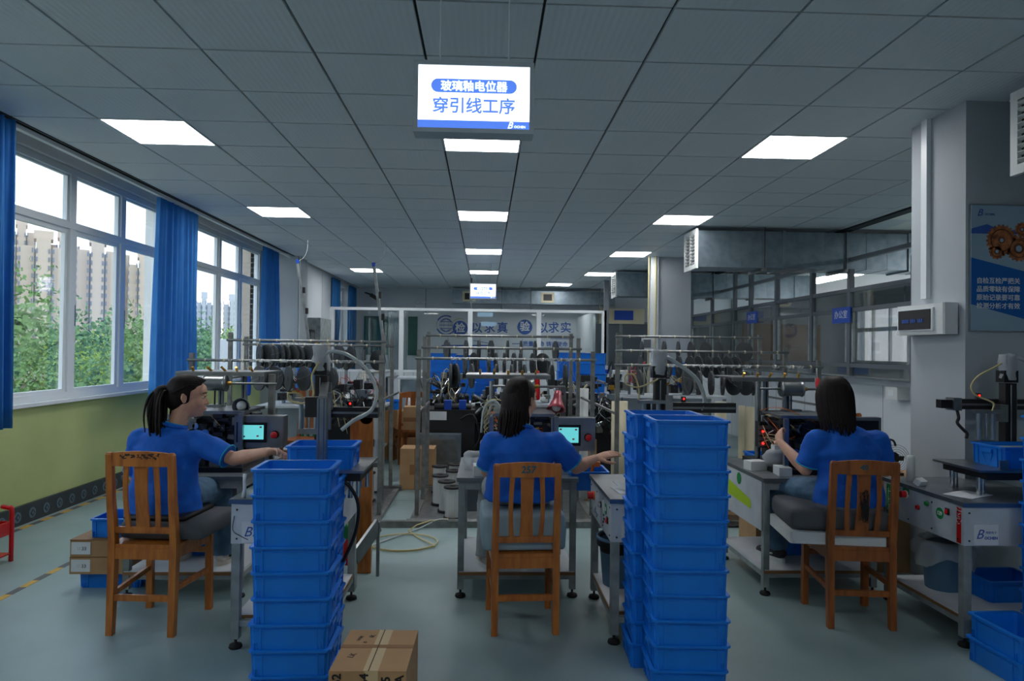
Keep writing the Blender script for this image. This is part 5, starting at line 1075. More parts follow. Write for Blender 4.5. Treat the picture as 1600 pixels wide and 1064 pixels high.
def bench(x, y, w, d, h, label):
    t = thing('workbench', label, 'desk', (x+w/2, y+d/2, 0), 'far workbenches')
    MB().b2((x, y, h-.03), (x+w, y+d, h), 'panel_grey').build('top', t)
    for a in (x+.03, x+w-.03):
        for b in (y+.03, y+d-.03): MB().b2((a-.02, b-.02, 0), (a+.02, b+.02, h-.03), 'frame_paint').build('leg', t)
    MB().b2((x+.03, y+.05, .2), (x+w-.03, y+d-.05, .22), 'panel_grey').build('shelf', t); MB().b2((x+.03, y+d-.04, .22), (x+w-.03, y+d-.02, h-.03), 'panel_grey').build('back_panel', t)
p = P(625, 588, 13); bench(p[0]-.1, 13, 1.4, .8, .98, 'far grey workbench at the end of the aisle')
bench(-2.9, 8.9, 1.6, .8, .78, 'white-topped workbench behind the left rack')
bench(-.5, 9.4, 1.5, .7, .78, 'workbench behind the centre rack'); bench(1.5, 9.6, 1.9, .7, .9, 'workbench behind the right rack')
chair(-2.05, 8.35, PI-.25, 1.0, .46, 'orange wooden chair standing empty behind the left rack', m='wood_red'); chair(-.95, 9.2, .3, .95, .45, 'far orange chair behind the left rack, partly hidden', m='wood_red')
chair(.55, 10.9, .1, .95, .45, 'far orange chair behind the centre rack', m='wood_red')
# far machines
def far_machine(x, y, z, seed, label):
    r2 = random.Random(seed); t = thing('winding_machine', label, 'machine', (x, y, z), 'far winding machines')
    mb = MB()
    for k in range(30): mb.box((x+r2.uniform(-.3, .3), y+r2.uniform(-.1, .2), z+.06+r2.uniform(0, .34)*r2.random()), (r2.uniform(.03, .12), .1, r2.uniform(.03, .12)), r2.choice(['steel', 'black_metal', 'galv', 'mech_dark', 'white_plastic', 'brass', 'steel_dull', 'blue_mid' if r2.random() < .3 else 'steel']))
    mb.build('mechanism', t)
    for dx in (-.32, -.18, .1, .3): MB().b2((x+dx-.017, y+.1, z), (x+dx+.017, y+.14, 1.3), 'galv').build('post', t)
    w = MB()
    for k in range(14):
        a = Vector((x+r2.uniform(-.3, .3), y-.1, z+.3)); w.tube([a, a+Vector((r2.uniform(-.15, .15), -.05, r2.uniform(0, .2))), a+Vector((r2.uniform(-.2, .2), 0, -.15))], .004, r2.choice(['tube_yellow', 'tube_clear', 'black', 'red']), n=5)
    w.build('wiring', t)
far_machine(-2.35, 9.2, .78, 1, 'far machine on the white bench behind the left rack, left one'); far_machine(-1.65, 9.1, .78, 2, 'far machine on the white bench behind the left rack, right one')
far_machine(.6, 9.7, .78, 3, 'far machine behind the centre rack'); far_machine(2.0, 9.9, .9, 4, 'far machine behind the right rack, left one'); far_machine(2.8, 9.9, .9, 6, 'far machine behind the right rack, right one')
# black cabinet with steel box and blue clamps, centre left
t = thing('black_console', 'black console with white plate behind the centre rack, left side', 'machine', (-.25, 8.3, 0)); a, b = P(658, 640, 8.2), P(742, 640, 8.2)
MB().b2((a[0], 8.2, .3), (b[0], 8.8, a[2]), 'black').build('body', t); c = P(700, 640, 8.2); MB().b2((a[0]+.02, 8.19, a[2]-.12), (a[0]+.3, 8.2, a[2]-.02), 'paper').build('name_plate', t)
MB().tube([(c[0]+.15, 8.15, a[2]-.1), (c[0]+.3, 8.1, a[2]-.05), (c[0]+.38, 8.1, a[2]-.3), (c[0]+.3, 8.1, .35)], .012, 'black', n=7).build('cable', t)
a, b = P(650, 680, 7.9), P(720, 680, 7.9); t = MB().b2((a[0], 7.95, .0), (b[0], 8.15, a[2]), 'galv').b2((a[0]+.03, 7.945, .1), (b[0]-.03, 7.95, a[2]-.05), 'steel').build('steel_box'); tag(t, 'shiny galvanised box behind the posts of the centre rack', 'box')
for px, nm in ((700, 'left'), (723, 'right')):
    p = P(px, 637, 8.3); t = thing('blue_motor', f'blue clamped motor above the black console, {nm} one', 'motor', p, 'blue motors'); q = 8.3
    MB().box((p[0], q, p[2]), (.085, .12, .18), 'blue_mid').build('clamp', t); MB().cyl((p[0]-.16, q, p[2]), (p[0]+.1, q, p[2]), .05, 'black_metal').build('motor_body', t); MB().b2((p[0]-.02, q-.02, p[2]-.3), (p[0]+.02, q+.02, p[2]-.08), 'black').build('stand', t)
r3 = random.Random(21)
for i, (px, y, zc, w_, lab) in enumerate(((545, 8.1, .85, .5, 'clutter of machine parts behind the left rack posts'), (700, 9.15, .95, .6, 'dark geared mechanism behind the blue motors'), (775, 8.8, .8, .6, 'dark mechanism behind the middle woman'), (900, 9.15, .9, .55, 'dark mechanism behind the pink lamp'), (945, 8.65, .7, .4, 'dark mechanism right of the middle touch screen'))):
    p = P(px, 600, y); t = thing('winding_machine', lab, 'machine', (p[0], y, 0), 'far winding machines'); mb = MB(); w = MB()
    for k in range(46): mb.box((p[0]+r3.uniform(-w_, w_)/2, y+r3.uniform(-.15, .15), zc+r3.uniform(-.22, .26)), (r3.uniform(.03, .14), r3.uniform(.06, .2), r3.uniform(.03, .12)), r3.choice(['mech_dark', 'black_metal', 'steel_dull', 'mech_dark', 'black', 'galv', 'grey_plastic']))
    for k in range(10): mb.cyl((p[0]+r3.uniform(-w_, w_)/2, y-.2, zc+r3.uniform(-.2, .2)), (p[0]+r3.uniform(-w_, w_)/2, y-.1, zc+r3.uniform(-.2, .2)), r3.uniform(.015, .05), r3.choice(['black_metal', 'steel', 'chrome']))
    mb.build('mechanism', t)
    for k in range(14):
        q = Vector((p[0]+r3.uniform(-w_, w_)/2, y-.2, zc+r3.uniform(0, .25))); w.tube([q, q+Vector((r3.uniform(-.15, .15), -.08, r3.uniform(-.2, .1))), q+Vector((r3.uniform(-.2, .2), -.04, -r3.uniform(.2, .5)))], .005, r3.choice(['black', 'tube_clear', 'tube_yellow', 'black']), n=5)
    w.build('wiring', t); MB().b2((p[0]-w_*.45, y-.15, 0), (p[0]+w_*.45, y+.15, zc-.2), 'black_metal').build('stand', t)
# far crate stacks
big = crate_proto('blue_crate', .42, .32, .15, 'crate_blue_light', det=False)
def far_stack(px, py_top, y, n, lab, z0, w=.42):
    p = P(px, py_top, y)
    zb = p[2]-n*.14
    for k in range(n): dup(big, loc=(p[0]+R.uniform(-.01, .01), y+.16, zb+k*.14), rotz=R.uniform(-.03, .03), label=f'far blue crate, {ORD[n-1-k]} of {lab}', group=lab)
    tag(MB().b2((p[0]-.2, y+.02, 0), (p[0]+.2, y+.3, max(.05, zb)), 'frame_paint').build('crate_stand'), f'grey stand carrying {lab}', 'stand')
far_stack(692, 553, 10.6, 6, 'the far stack behind the centre rack, left end', 0); far_stack(722, 556, 10.7, 6, 'the far stack second from left behind the centre rack', 0)
far_stack(925, 553, 9.6, 7, 'the far stack behind the centre rack, right end', 0); far_stack(893, 552, 10.4, 6, 'the far stack third from left behind the centre rack', 0)
far_stack(484, 568, 10.2, 4, 'the far stack behind the left rack discs', 0); far_stack(758, 560, 11.5, 5, 'the small far stack behind the middle of the centre rack', 0)
far_stack(1072, 568, 11.0, 1, 'the lone far crate behind the right rack', 0)
for px, py, y, d, m_, nm, lab, ct_ in ((520, 640, 8.6, (.5, .3, .3), 'mech_dark', 'motor_unit', 'dark motor unit behind the left gantry', 'motor'), (800, 660, 8.2, (.5, .3, .35), 'mech_dark', 'motor_unit', 'dark motor unit behind the middle woman', 'motor'), (905, 630, 8.1, (.4, .25, .25), 'mech_dark', 'motor_unit', 'dark motor unit behind the pink lamp', 'motor'), (955, 600, 12.6, (1.0, .6, .5), 'panel_grey', 'machine_housing', 'pale machine housing far behind the gap between centre and right racks', 'machine')):
    p = P(px, py, y); r2 = random.Random(px); t = thing(nm, lab, ct_, (p[0], y, 0)); MB().box((p[0], y, p[2]), d, m_).build('body', t)
    if m_ != 'panel_grey':
        g_ = MB()
        for k in range(9): g_.cyl((p[0]+r2.uniform(-.2, .2), y-.2, p[2]+r2.uniform(-.12, .12)), (p[0]+r2.uniform(-.2, .2), y-.12, p[2]+r2.uniform(-.1, .12)), r2.uniform(.02, .05), r2.choice(['black_metal', 'steel', 'rubber']))
        g_.build('pulley', t)
    MB().b2((p[0]-d[0]/2+.03, y-.1, 0), (p[0]+d[0]/2-.03, y+.1, p[2]-d[2]/2), 'frame_paint').build('stand', t)
# two suction pipes leaning up to the ceiling, thermostat on the far column
def lean(pa, pb, y, label):
    a, b = P(*pa, y), P(*pb, y); t = thing('telescopic_pole', label, 'pole', (b[0], y, 0)); MB().bar(b, a, .03, .035, 'frame_paint').build('pole', t); d = (a-b); MB().bar(a-d*.03, a+d*.02, .034, .04, 'blue_mid').build('tip', t)
    MB().bar((b[0]+(b[0]-a[0])*.05, y, 0), b, .03, .035, 'frame_paint').build('pole', t)
    for f in (.35, .62): MB().box(b+d*f+Vector((.03, -.02, 0)), (.03, .03, .07), 'black').build('clamp', t)
    MB().tube([a, a+Vector((.06, 0, .03)), a+Vector((.11, 0, .12)), a+Vector((.12, 0, .25))], .0035, 'tube_clear', n=5).build('cord', t)
lean((465, 408), (482, 528), 8.4, 'thin grey telescopic pole leaning beside the far left column'); lean((584, 413), (600, 540), 7.5, 'telescopic pole with blue upper end in front of the far ceiling lights')
p = P(1014, 535, 11.3); t = MB().b2((p[0]-.09, 11.42, p[2]-.14), (p[0]+.09, 11.45, p[2]+.1), 'white_plastic').b2((p[0]-.06, 11.415, p[2]-.09), (p[0]+.06, 11.42, p[2]+.05), 'grey_plastic').build('thermostat'); tag(t, 'white thermostat display at the edge of the far column', 'thermostat')
p = P(1056, 568, 7.45); tag(MB().box((p[0], 7.40, p[2]-.05), (.10, .004, .16), 'poster_blue', rot=(0, .1, 0)).build('blue_tag'), 'blue tag hanging between the discs of the right rack', 'tag')
# fine metal shelf arm of the small crate stack right (crate beside tallest stack)
crate(2.24, 5.35, .62, 0, 'blue crate behind the right woman\'s elbow, low under the ledge'); tag(MB().b2((2.05, 5.15, 0), (2.45, 5.5, .62), 'card').build('cardboard_box'), 'carton under the low blue crate behind the right woman', 'box')
t = MB().b2((2.9, 4.95, .35), (3.3, 5.3, .37), 'wood_red'); chair(3.02, 5.75, PI, 1.02, .47, 'orange wooden chair back showing behind the desk labelled 129', m='wood_red')
# ================================================================ outdoors
struct('ground', MB().b2((-420, -120, -7.2), (-4.6, 420, -7), 'ground'))
tag(MB().b2((-13, 4, -7), (-11.2, 34, .62), 'concrete').b2((-13.1, 4, .62), (-11.1, 34, .74), 'building').build('roof_parapet'), 'weathered beige parapet of a low roof outside the windows', 'wall')
t = MB().b2((-6.6, 17.2, -7), (-5.4, 20, 1.7), 'building_pale').build('white_annex'); tag(t, 'low white annex outside the second window', 'building')
t = MB().b2((-4.30, 12.2, .98), (-4.0, 12.26, 3.25), 'building')
for k in range(26): t.b2((-4.305, 12.195, 1+k*.09), (-4.0, 12.2, 1.008+k*.09), 'concrete')
struct('trim_outer_reveal', t)
def tower(az_px, w_px, top_py, dist, label, m='building', dpt=16):
    """residential tower placed along a bearing from the hall"""
    d = FW+RT*((az_px-800)/F_PX); d.z = 0; d.normalize(); c = d*dist; w = w_px/F_PX*dist/(.9 if az_px > 200 else .82); h = (548-top_py)/F_PX*dist*.78+HC
    x0, y0 = c.x-dpt/2, c.y-w/2; t = thing('apartment_tower', label, 'building', (c.x, c.y, -7), 'distant apartment towers')
    a = math.atan2(d.x, d.y); q = Matrix.Rotation(-a, 3, 'Z'); z1 = h
    def bx(u0, u1, v0, v1, za, zb, mm, mb): 
        cc = Vector((c.x, c.y, 0))+q @ Vector(((u0+u1)/2, (v0+v1)/2, 0)); mb.box((cc.x, cc.y, (za+zb)/2), (u1-u0, v1-v0, zb-za), mm, rot=(0, 0, -a)); return mb
    b = MB(); n = 3
    for i in range(n):
        u0 = -w/2+w*i/n; bx(u0+w*.02, u0+w/n-w*.02, -(1 if i % 2 else 0)*2, dpt, -7, z1-(3 if i != 1 else 0), m, b)
    bx(-w*.2, w*.2, 2, dpt-3, z1, z1+3, m, b); bx(-w*.48, w*.48, 1.2, dpt-1, -7, z1-4, 'building_pale', b); b.build('walls', t)
    g_ = MB(); fl = int((z1+5)/3)
    for i in range(n):
        for cc_ in (.1, .85):
            u = -w/2+w*(i+cc_)/n
            for k in range(fl): bx(u-w*.018, u+w*.018, -2.3, -1.9, -5+k*3, -3.4+k*3, 'building_win', g_)
    g_.build('windows', t)
tower(30, 26, 352, 330, 'beige tower partly cut by the nearest curtain'); tower(65, 44, 372, 300, 'beige apartment tower in the first window pane'); tower(97, 30, 368, 310, 'beige apartment tower beside the first mullion')
tower(150, 42, 372, 300, 'beige apartment tower in the middle pane of the first window'); tower(183, 22, 376, 305, 'slim beige tower at the right of the middle pane'); tower(222, 34, 392, 300, 'beige apartment tower beside the gathered curtain')
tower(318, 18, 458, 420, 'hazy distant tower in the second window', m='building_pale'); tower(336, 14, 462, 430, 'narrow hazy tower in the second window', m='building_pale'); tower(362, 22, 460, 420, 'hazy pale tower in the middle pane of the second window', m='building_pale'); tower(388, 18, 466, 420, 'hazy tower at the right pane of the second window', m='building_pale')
def tree(px, py_top, dist, rad, label, m='leaf', seed=1, n=17000):
    r2 = random.Random(seed); d = FW+RT*((px-800)/F_PX); d.z = 0; d.normalize(); c = d*dist; top = (546-py_top-14)/F_PX*dist+HC
    t = thing('tree', label, 'tree', (c.x, c.y, -7), 'trees outside the windows'); MB().tube([(c.x, c.y, -7), (c.x+.1, c.y, -4), (c.x, c.y+.1, top-rad*1.2)], .2, 'bark', n=8, rr=lambda u: .22-.14*u).build('trunk', t)
    bl = [(c.x+r2.uniform(-.65, .65)*rad, c.y+r2.uniform(-.8, .8)*rad, top-rad*(.6+1.9*r2.random()), rad*r2.uniform(.38, .62)) for _ in range(16)]+[(c.x, c.y, top-rad*.45, rad*.45)]
    f = MB(); vs = []; fs = []
    for k in range(n):
        x, y, z, r_ = r2.choice(bl); v = Vector((r2.gauss(0, 1), r2.gauss(0, 1), r2.gauss(0, 1))).normalized()*r_*(r2.uniform(.5, 1.12) if k % 5 else r2.uniform(0, .6)); p = Vector((x, y, z))+v
        lf = .023*min(1, dist/24)*(1 if k % 5 else 2.0); a = Vector((r2.uniform(-1, 1), r2.uniform(-1, 1), r2.uniform(-1, 1))).normalized()*rad*lf; b = Vector((r2.uniform(-1, 1), r2.uniform(-1, 1), r2.uniform(-1, 1))).normalized()*rad*lf
        i = len(vs); vs += [p-a, p+b, p+a, p-b]; fs.append([i, i+1, i+2, i+3])
    f.add(vs, fs, m); f.build('crown', t)
for i, (px, py, dist, rad, m_, lab) in enumerate(((25, 428, 17, 2.6, 'leaf', 'large near green tree at the left of the first window'), (70, 490, 22, 2.6, 'leaf', 'rounded green tree right of the largest one'), (95, 500, 30, 3.0, 'leaf', 'green tree beyond the first pane'), (140, 492, 26, 3.0, 'leaf', 'green tree in the middle pane of the first window'), (150, 520, 20, 2.2, 'leaf_yellow', 'yellow-green shrub-like tree in the middle pane'), (185, 492, 27, 3.0, 'leaf', 'green tree behind the thin sash bar'), (212, 476, 25, 3.2, 'leaf', 'tall green tree by the gathered curtain'), (236, 500, 22, 2.6, 'leaf', 'green tree just left of the gathered curtain'), (318, 488, 28, 2.6, 'leaf', 'green tree in the second window'), (333, 505, 24, 2.0, 'leaf', 'lower green tree in the second window'), (362, 503, 34, 2.2, 'leaf_yellow', 'yellow-green tree above the white annex'), (390, 500, 36, 2.6, 'leaf', 'green tree at the right end of the second window'), (115, 545, 19, 2.0, 'leaf', 'low green tree near the parapet'), (55, 545, 15, 2.0, 'leaf', 'low leafy tree below the large near one'))):
    tree(px, py, dist, rad, lab, m_, i+1)
# ================================================================ people
def solid(mb, name, vox, smooth, m, parent=None, loc=None, noise=0, nscale=.06, seed=0):
    """fuse the overlapping forms of mb into one continuous skin"""
    o = mb.build('tmp', loc=(0, 0, 0)); o.data.materials.clear(); o.data.materials.append(MATS[m])
    a = o.modifiers.new('r', 'REMESH'); a.mode = 'VOXEL'; a.voxel_size = vox
    b = o.modifiers.new('s', 'SMOOTH'); b.factor = .5; b.iterations = smooth
    if noise:
        tx = bpy.data.textures.new('folds', 'CLOUDS'); tx.noise_scale = nscale; tx.noise_depth = 1
        c = o.modifiers.new('d', 'DISPLACE'); c.texture = tx; c.strength = noise; c.mid_level = .5; c.texture_coords = 'LOCAL'
    dg = bpy.context.evaluated_depsgraph_get(); me = bpy.data.meshes.new_from_object(o.evaluated_get(dg)); bpy.data.objects.remove(o)
    off = Vector(parent.get('_o')) if parent is not None else Vector(loc)
    for v in me.vertices: v.co = v.co-off
    me.polygons.foreach_set('use_smooth', [True]*len(me.polygons)); me.materials.clear(); me.materials.append(MATS[m]); me.name = name
    for p in me.polygons: p.material_index = 0
    r = bpy.data.objects.new(name, me); C.objects.link(r)
    if parent is not None: r.parent = parent
    else: r.location = off
    r['_o'] = list(off); return r
def limb(mb, pts, n=14):
    """rounded tapering chain of (point, radius)"""
    P_ = [Vector(p) for p, r in pts]; rr = [r for p, r in pts]
    for (a, ra), (b, rb) in zip(pts, pts[1:]): mb.cyl(a, b, ra, 'skin', r2=rb, n=n)
    for p, r in pts: mb.ell(p, (r, r, r), 'skin', nu=n, nv=9)
def hand(mb, wrist, tip_dir, palm_n, curl=.3, side=1, s=1.0, spread=.12):
    """palm, four jointed fingers and a thumb; tip_dir along the palm, palm_n out of the back of the hand"""
    w = Vector(wrist); f = Vector(tip_dir).normalized(); n = Vector(palm_n); n = (n-f*n.dot(f)).normalized(); x = f.cross(n)*side
    for k in range(5):
        c = w+f*(.02+.016*k)*s; mb.ell(c, (.001, .001, .001), 'skin')
    q = Matrix((x, f, n)).transposed()
    vs = []
    rings = [(0.0, .024, .018), (.02, .030, .017), (.05, .038, .015), (.075, .041, .014), (.088, .038, .011)]
    mb.loft([(w+f*l*s, a*s, b*s) for l, a, b in rings], 'skin', n=16, xdir=x)
    for i, (off, L, r) in enumerate(((-.030, .070, .0082), (-.010, .078, .0086), (.011, .074, .0083), (.030, .060, .0075))):
        p = w+(f*.080+x*off)*s; d = (f+x*off*spread*30*.1).normalized(); pts = [(p, r*1.08*s)]
        for j, seg in enumerate((.42, .32, .26)):
            a = curl*(.5+.45*j); dd = (d*math.cos(a*(j+1)*.8)-n*math.sin(a*(j+1)*.8)).normalized(); p = p+dd*L*seg*s; pts.append((p, r*(1-.07*(j+1))*s))
        limb(mb, pts, 10)
    p = w+(f*.025-x*.026)*s; d = (f*.62-x*.72-n*.25).normalized(); p2 = p+d*.036*s; p3 = p2+(d+f*.5).normalized()*.03*s; p4 = p3+(d*.6+f).normalized()*.022*s
    limb(mb, [(p, .0125*s), (p2, .0105*s), (p3, .0095*s), (p4, .0082*s)], 10)
def head_forms(mb, c, fwd, up, s=1.0):
    """skull, face, jaw, nose, lips and ears; c is the centre of the head"""
    c = Vector(c); f = Vector(fwd).normalized(); u = Vector(up); u = (u-f*u.dot(f)).normalized(); r = f.cross(u)
    q = Matrix((r, f, u)).transposed().to_euler()
    def pt(a, b, d): return c+(r*a+f*b+u*d)*s
    def el(a, b, d, ra, rb, rd): mb.ell(pt(a, b, d), (ra*s, rb*s, rd*s), 'skin', rot=q, nu=18, nv=12)
    el(0, -.012, .028, .074, .093, .082); el(0, .022, -.02, .060, .068, .085); el(0, .036, -.066, .040, .046, .040); el(0, .062, -.085, .018, .020, .017)
    el(-.034, .055, -.022, .024, .026, .028); el(.034, .055, -.022, .024, .026, .028); el(0, .060, .040, .054, .026, .036)
    limb(mb, [(pt(0, .080, .014), .008*s), (pt(0, .090, -.010), .009*s), (pt(0, .096, -.024), .0105*s)], 10); el(-.011, .087, -.028, .009, .010, .007); el(.011, .087, -.028, .009, .010, .007)
    el(0, .086, -.052, .022, .011, .0065); el(0, .084, -.062, .019, .011, .0075); el(0, .078, -.045, .02, .012, .014)
    for s_ in (-1, 1):
        limb(mb, [(pt(s_*.074, -.012, .012), .006*s), (pt(s_*.083, -.022, .016), .007*s), (pt(s_*.084, -.024, -.004), .007*s), (pt(s_*.078, -.012, -.026), .006*s)], 8); limb(mb, [(pt(s_*.074, -.006, .01), .005*s), (pt(s_*.074, -.006, -.02), .006*s)], 8)
    return pt, q
def face_details(par, pt, s, q):
    for s_ in (-1, 1):
        MB().ell(pt(s_*.031, .0725, .005), (.0125*s, .010*s, .0062*s), 'cream', rot=q).ell(pt(s_*.031, .0815, .005), (.0058*s, .002*s, .0052*s), 'ink', rot=q).tube([pt(s_*.017, .083, .010), pt(s_*.031, .087, .0145), pt(s_*.046, .078, .010)], .0018, 'hair', n=5).build('eye', par)
        MB().tube([pt(s_*.013, .084, .028), pt(s_*.031, .083, .033), pt(s_*.050, .072, .028)], .0022, 'hair', n=5).build('eyebrow', par)
    MB().tube([pt(-.018, .086, -.0565), pt(0, .0935, -.057), pt(.018, .086, -.0565)], .0030, 'pink', n=6).build('lips', par)
def person(spec):
    o = spec['origin']; mb = MB(); S = spec
    pel, chest, sl, sr_, neck, hd = [Vector(S[k]) for k in ('pelvis', 'chest', 'shl', 'shr', 'neck', 'head')]
    ax = (sr_-sl).normalized()
    tor = [(pel-Vector((0, 0, .09)), .13, .105), (pel, S.get('hipw', .165), .125), (pel+(chest-pel)*.4, S.get('waist', .135), .105), (pel+(chest-pel)*.75, .15, .11), (chest, S.get('chestw', .165), .115), (chest+(neck-chest)*.55, .155, .09), (chest+(neck-chest)*.82, .10, .07), (neck, .055, .055)]
    tor = [(t[0], t[1], t[2], ax) for t in tor]
    mb.loft([(a, b*.93, c*.93, d) for a, b, c, d in tor], 'skin', n=22)
    limb(mb, [(neck-Vector((0, 0, .03)), .055), (neck+(hd-neck)*.35, .050), (neck+(hd-neck)*.72, .052)])
    pt, q = head_forms(mb, hd, S['face'], S.get('up', (0, 0, 1)), S.get('hs', 1))
    for k in ('l', 'r'):
        sh, el_, wr = [Vector(v) for v in S['arm'+k][:3]]
        limb(mb, [(sh, .050), (sh+(el_-sh)*.5, .046), (el_, .038), (el_+(wr-el_)*.3, .040), (el_+(wr-el_)*.7, .030), (wr, .0245)]); hand(mb, wr, *S['hand'+k])
        hp, kn, an, toe = [Vector(v) for v in S['leg'+k]]
        limb(mb, [(hp, .085), (hp+(kn-hp)*.5, .075), (kn, .055), (kn+(an-kn)*.3, .056), (kn+(an-kn)*.75, .036), (an, .032)]); limb(mb, [(an+Vector((0, 0, -.03)), .03), (an+(toe-an)*.6-Vector((0, 0, .0)), .028), (toe, .022)])
    body = solid(mb, 'person', .0048, 3, 'skin', loc=o); tag(body, S['label'], 'person')
    face_details(body, pt, S.get('hs', 1), q)
    # polo shirt with short sleeves
    sm = MB(); e = .020
    rings = [(tor[0][0]+Vector((0, 0, S.get('hem', .0))), tor[1][1]+e+.012, tor[1][2]+e+.016, ax)]+[(a, b+e, c+e, d) for a, b, c, d in tor[1:6]]+[(tor[6][0], .115, .082, ax), (neck+Vector((0, 0, .0)), .068, .066, ax)]
    sm.loft(rings, 'skin', n=24)
    cuffs = []
    for k in ('l', 'r'):
        sh, el_, wr = [Vector(v) for v in S['arm'+k][:3]]; f = S.get('sleeve', .80); en = sh+(el_-sh)*f
        d = (sh-chest).normalized(); limb(sm, [(chest+(sh-chest)*.45+Vector((0, 0, .01)), .085), (sh, .068), (sh+(el_-sh)*.45, .068)]); sm.cyl(sh+(el_-sh)*.3, en, .069, 'skin', r2=.066, n=18); cuffs.append((en, (el_-sh).normalized()))
    shirt = solid(sm, 'polo_shirt', .0075, 4, 'polo', body, noise=.016, nscale=.075)
    cl = MB(); n = 22; u = (hd-neck).normalized(); f = Vector(S['face']); f.z = 0; f.normalize(); rt_ = f.cross(Vector((0, 0, 1)))
    for zz, rr in ((0, .066), ): 
        pts = [neck+rt_*math.cos(a)*.064+f*math.sin(a)*.060+Vector((0, 0, .012-.018*math.sin(a))) for a in [PI*.62+i*(2*PI-.5)/n for i in range(n+1)]]
        cl.tube(pts, .013, 'polo', n=8, sub=2); cl.tube([p+Vector((0, 0, .014)) for p in pts], .0035, 'polo_trim', n=6, sub=2)
    cl.build('collar', shirt)
    for en, d in cuffs:
        s_ = MB(); x = d.cross(Vector((0, 0, 1))).normalized(); y = d.cross(x); s_.tube([en-d*.004+(x*math.cos(a)+y*math.sin(a))*.0672 for a in [2*PI*i/20 for i in range(21)]], .0042, 'polo_trim', n=6, sub=1); s_.build('sleeve_trim', shirt)
    # trousers and shoes
    tm = MB(); th = S.get('th', .095)
    tm.loft([(pel-Vector((0, 0, .10)), .14, .12, ax), (pel-Vector((0, 0, .03)), S.get('hipw', .165)+.012, .14, ax), (pel+Vector((0, 0, .05)), S.get('hipw', .165)-.005, .125, ax)], 'skin', n=22)
    cu = S.get('calf', .058)
    for k in ('l', 'r'):
        hp, kn, an, toe = [Vector(v) for v in S['leg'+k]]
        limb(tm, [(hp, th), (hp+(kn-hp)*.5, th*.92), (kn, th*.72), (kn+(an-kn)*.3, cu*1.12), (kn+(an-kn)*.7, cu)]); tm.cyl(kn+(an-kn)*.6, an-(kn-an)*.06, cu, 'skin', r2=cu*S.get('flare', .95), n=16)
    solid(tm, 'trousers', .0075, 3, S['trousers'], body, noise=.012, nscale=.05)
    for k in ('l', 'r'):
        kn, an, toe = [Vector(v) for v in S['leg'+k][1:]]; sh_ = thing_part('shoe', body); d = toe-an; d.z = 0; d.normalize(); x = Vector((-d.y, d.x, 0)); zf = S['floor']
        up_ = MB(); base = Vector((an.x, an.y, zf)); r_ = [(base-d*.055+Vector((0, 0, .045)), .025, .03), (base-d*.04+Vector((0, 0, .055)), .035, .042), (base+d*.03+Vector((0, 0, .055)), .040, .045), (base+d*.11+Vector((0, 0, .042)), .045, .030), (base+d*.17+Vector((0, 0, .034)), .036, .022), (base+d*.19+Vector((0, 0, .03)), .02, .012)]
        up_.loft([(a, b, c, x) for a, b, c in r_], S['shoe'][0], n=16); up_.cyl(base+Vector((0, 0, .06)), base+Vector((0, 0, .10)), .040, S['shoe'][0], r2=.037, n=16)
        up_.build('shoe', body)
        so = MB(); out = []
        for i in range(20):
            a = 2*PI*i/20; out.append(base+d*(.065+.135*math.cos(a))+x*(.045*math.sin(a)*(1+.12*math.cos(a)))+Vector((0, 0, 0)))
        so.poly(out[::-1] if False else out, (0, 0, .028), S['shoe'][1]); so.build('shoe_sole', body)
        la = MB()
        for j in range(4): c_ = base+d*(.045+.022*j)+Vector((0, 0, .098-.007*j)); la.tube([c_-x*.03, c_+Vector((0, 0, .008)), c_+x*.03], .0035, S['shoe'][2], n=5)
        for s_ in (-1, 1): la.tube([base+d*.0+x*s_*.042+Vector((0, 0, .05)), base+d*.05+x*s_*.047+Vector((0, 0, .045)), base+d*.10+x*s_*.046+Vector((0, 0, .065))], .007, S['shoe'][2], n=6)
        la.build('shoe_laces', body)
    return body, pt, q
def thing_part(n, p): return None
def hair(body, pt, q, s, style, seed=1, tail=None):
    r2 = random.Random(seed); mb = MB()
    mb.ell(pt(0, -.018, .034), (.082*s, .101*s, .090*s), 'hair', rot=q, nu=22, nv=14); mb.ell(pt(0, -.055, -.0), (.070*s, .062*s, .085*s), 'hair', rot=q)
    if style == 'long': mb.ell(pt(0, -.03, .01), (.086*s, .085*s, .095*s), 'hair', rot=q)
    cap = MB(); cap = solid_cut(mb, pt, s, style); h = solid(cap, 'hair', .006, 4, 'hair', body)
    st = MB()
    for k in range(120 if tail else 0):   # combed strands over the crown
        a = r2.uniform(-1, 1); b0 = r2.uniform(.045, .075)
        p0 = pt(a*.055, b0*(1-.4*a*a), .085-.03*a*a+.01); p1 = pt(a*.083, .0, .085-.055*a*a+.03); p2 = pt(a*.080, -.07, .06-.04*a*a)
        e_ = tail[0] if tail else pt(a*.075, -.10, -.02); st.tube([p0, p1, p2, Vector(e_)+Vector((r2.uniform(-.01, .01),)*3)], .0028, 'hair', n=4, sub=4)
    if tail:
        t0, path, rad, cnt, spread = tail; st.tube(path[:5], .03, 'hair', n=12, sub=4, rr=lambda u: .014+.026*math.sin(PI*min(1, .25+u*.6)))
        for k in range(cnt):
            o_ = Vector((r2.gauss(0, 1), r2.gauss(0, 1), r2.gauss(0, .4)))*rad*.5; L = r2.uniform(.62, 1.0); pts = []
            for i, p in enumerate(path):
                f = i/(len(path)-1)
                if f > L+.12: break
                pts.append(Vector(p)+o_*(.35+spread*math.sin(PI*min(1, f*.75+.05)))+Vector((r2.uniform(-1, 1), r2.uniform(-1, 1), 0))*.005*f)
            if len(pts) > 1: st.tube(pts, .006, 'hair', n=5, sub=4, rr=lambda u: .0078*(1-.8*u**2.5)+.0008)
    st.build('hair_strand', body); return h
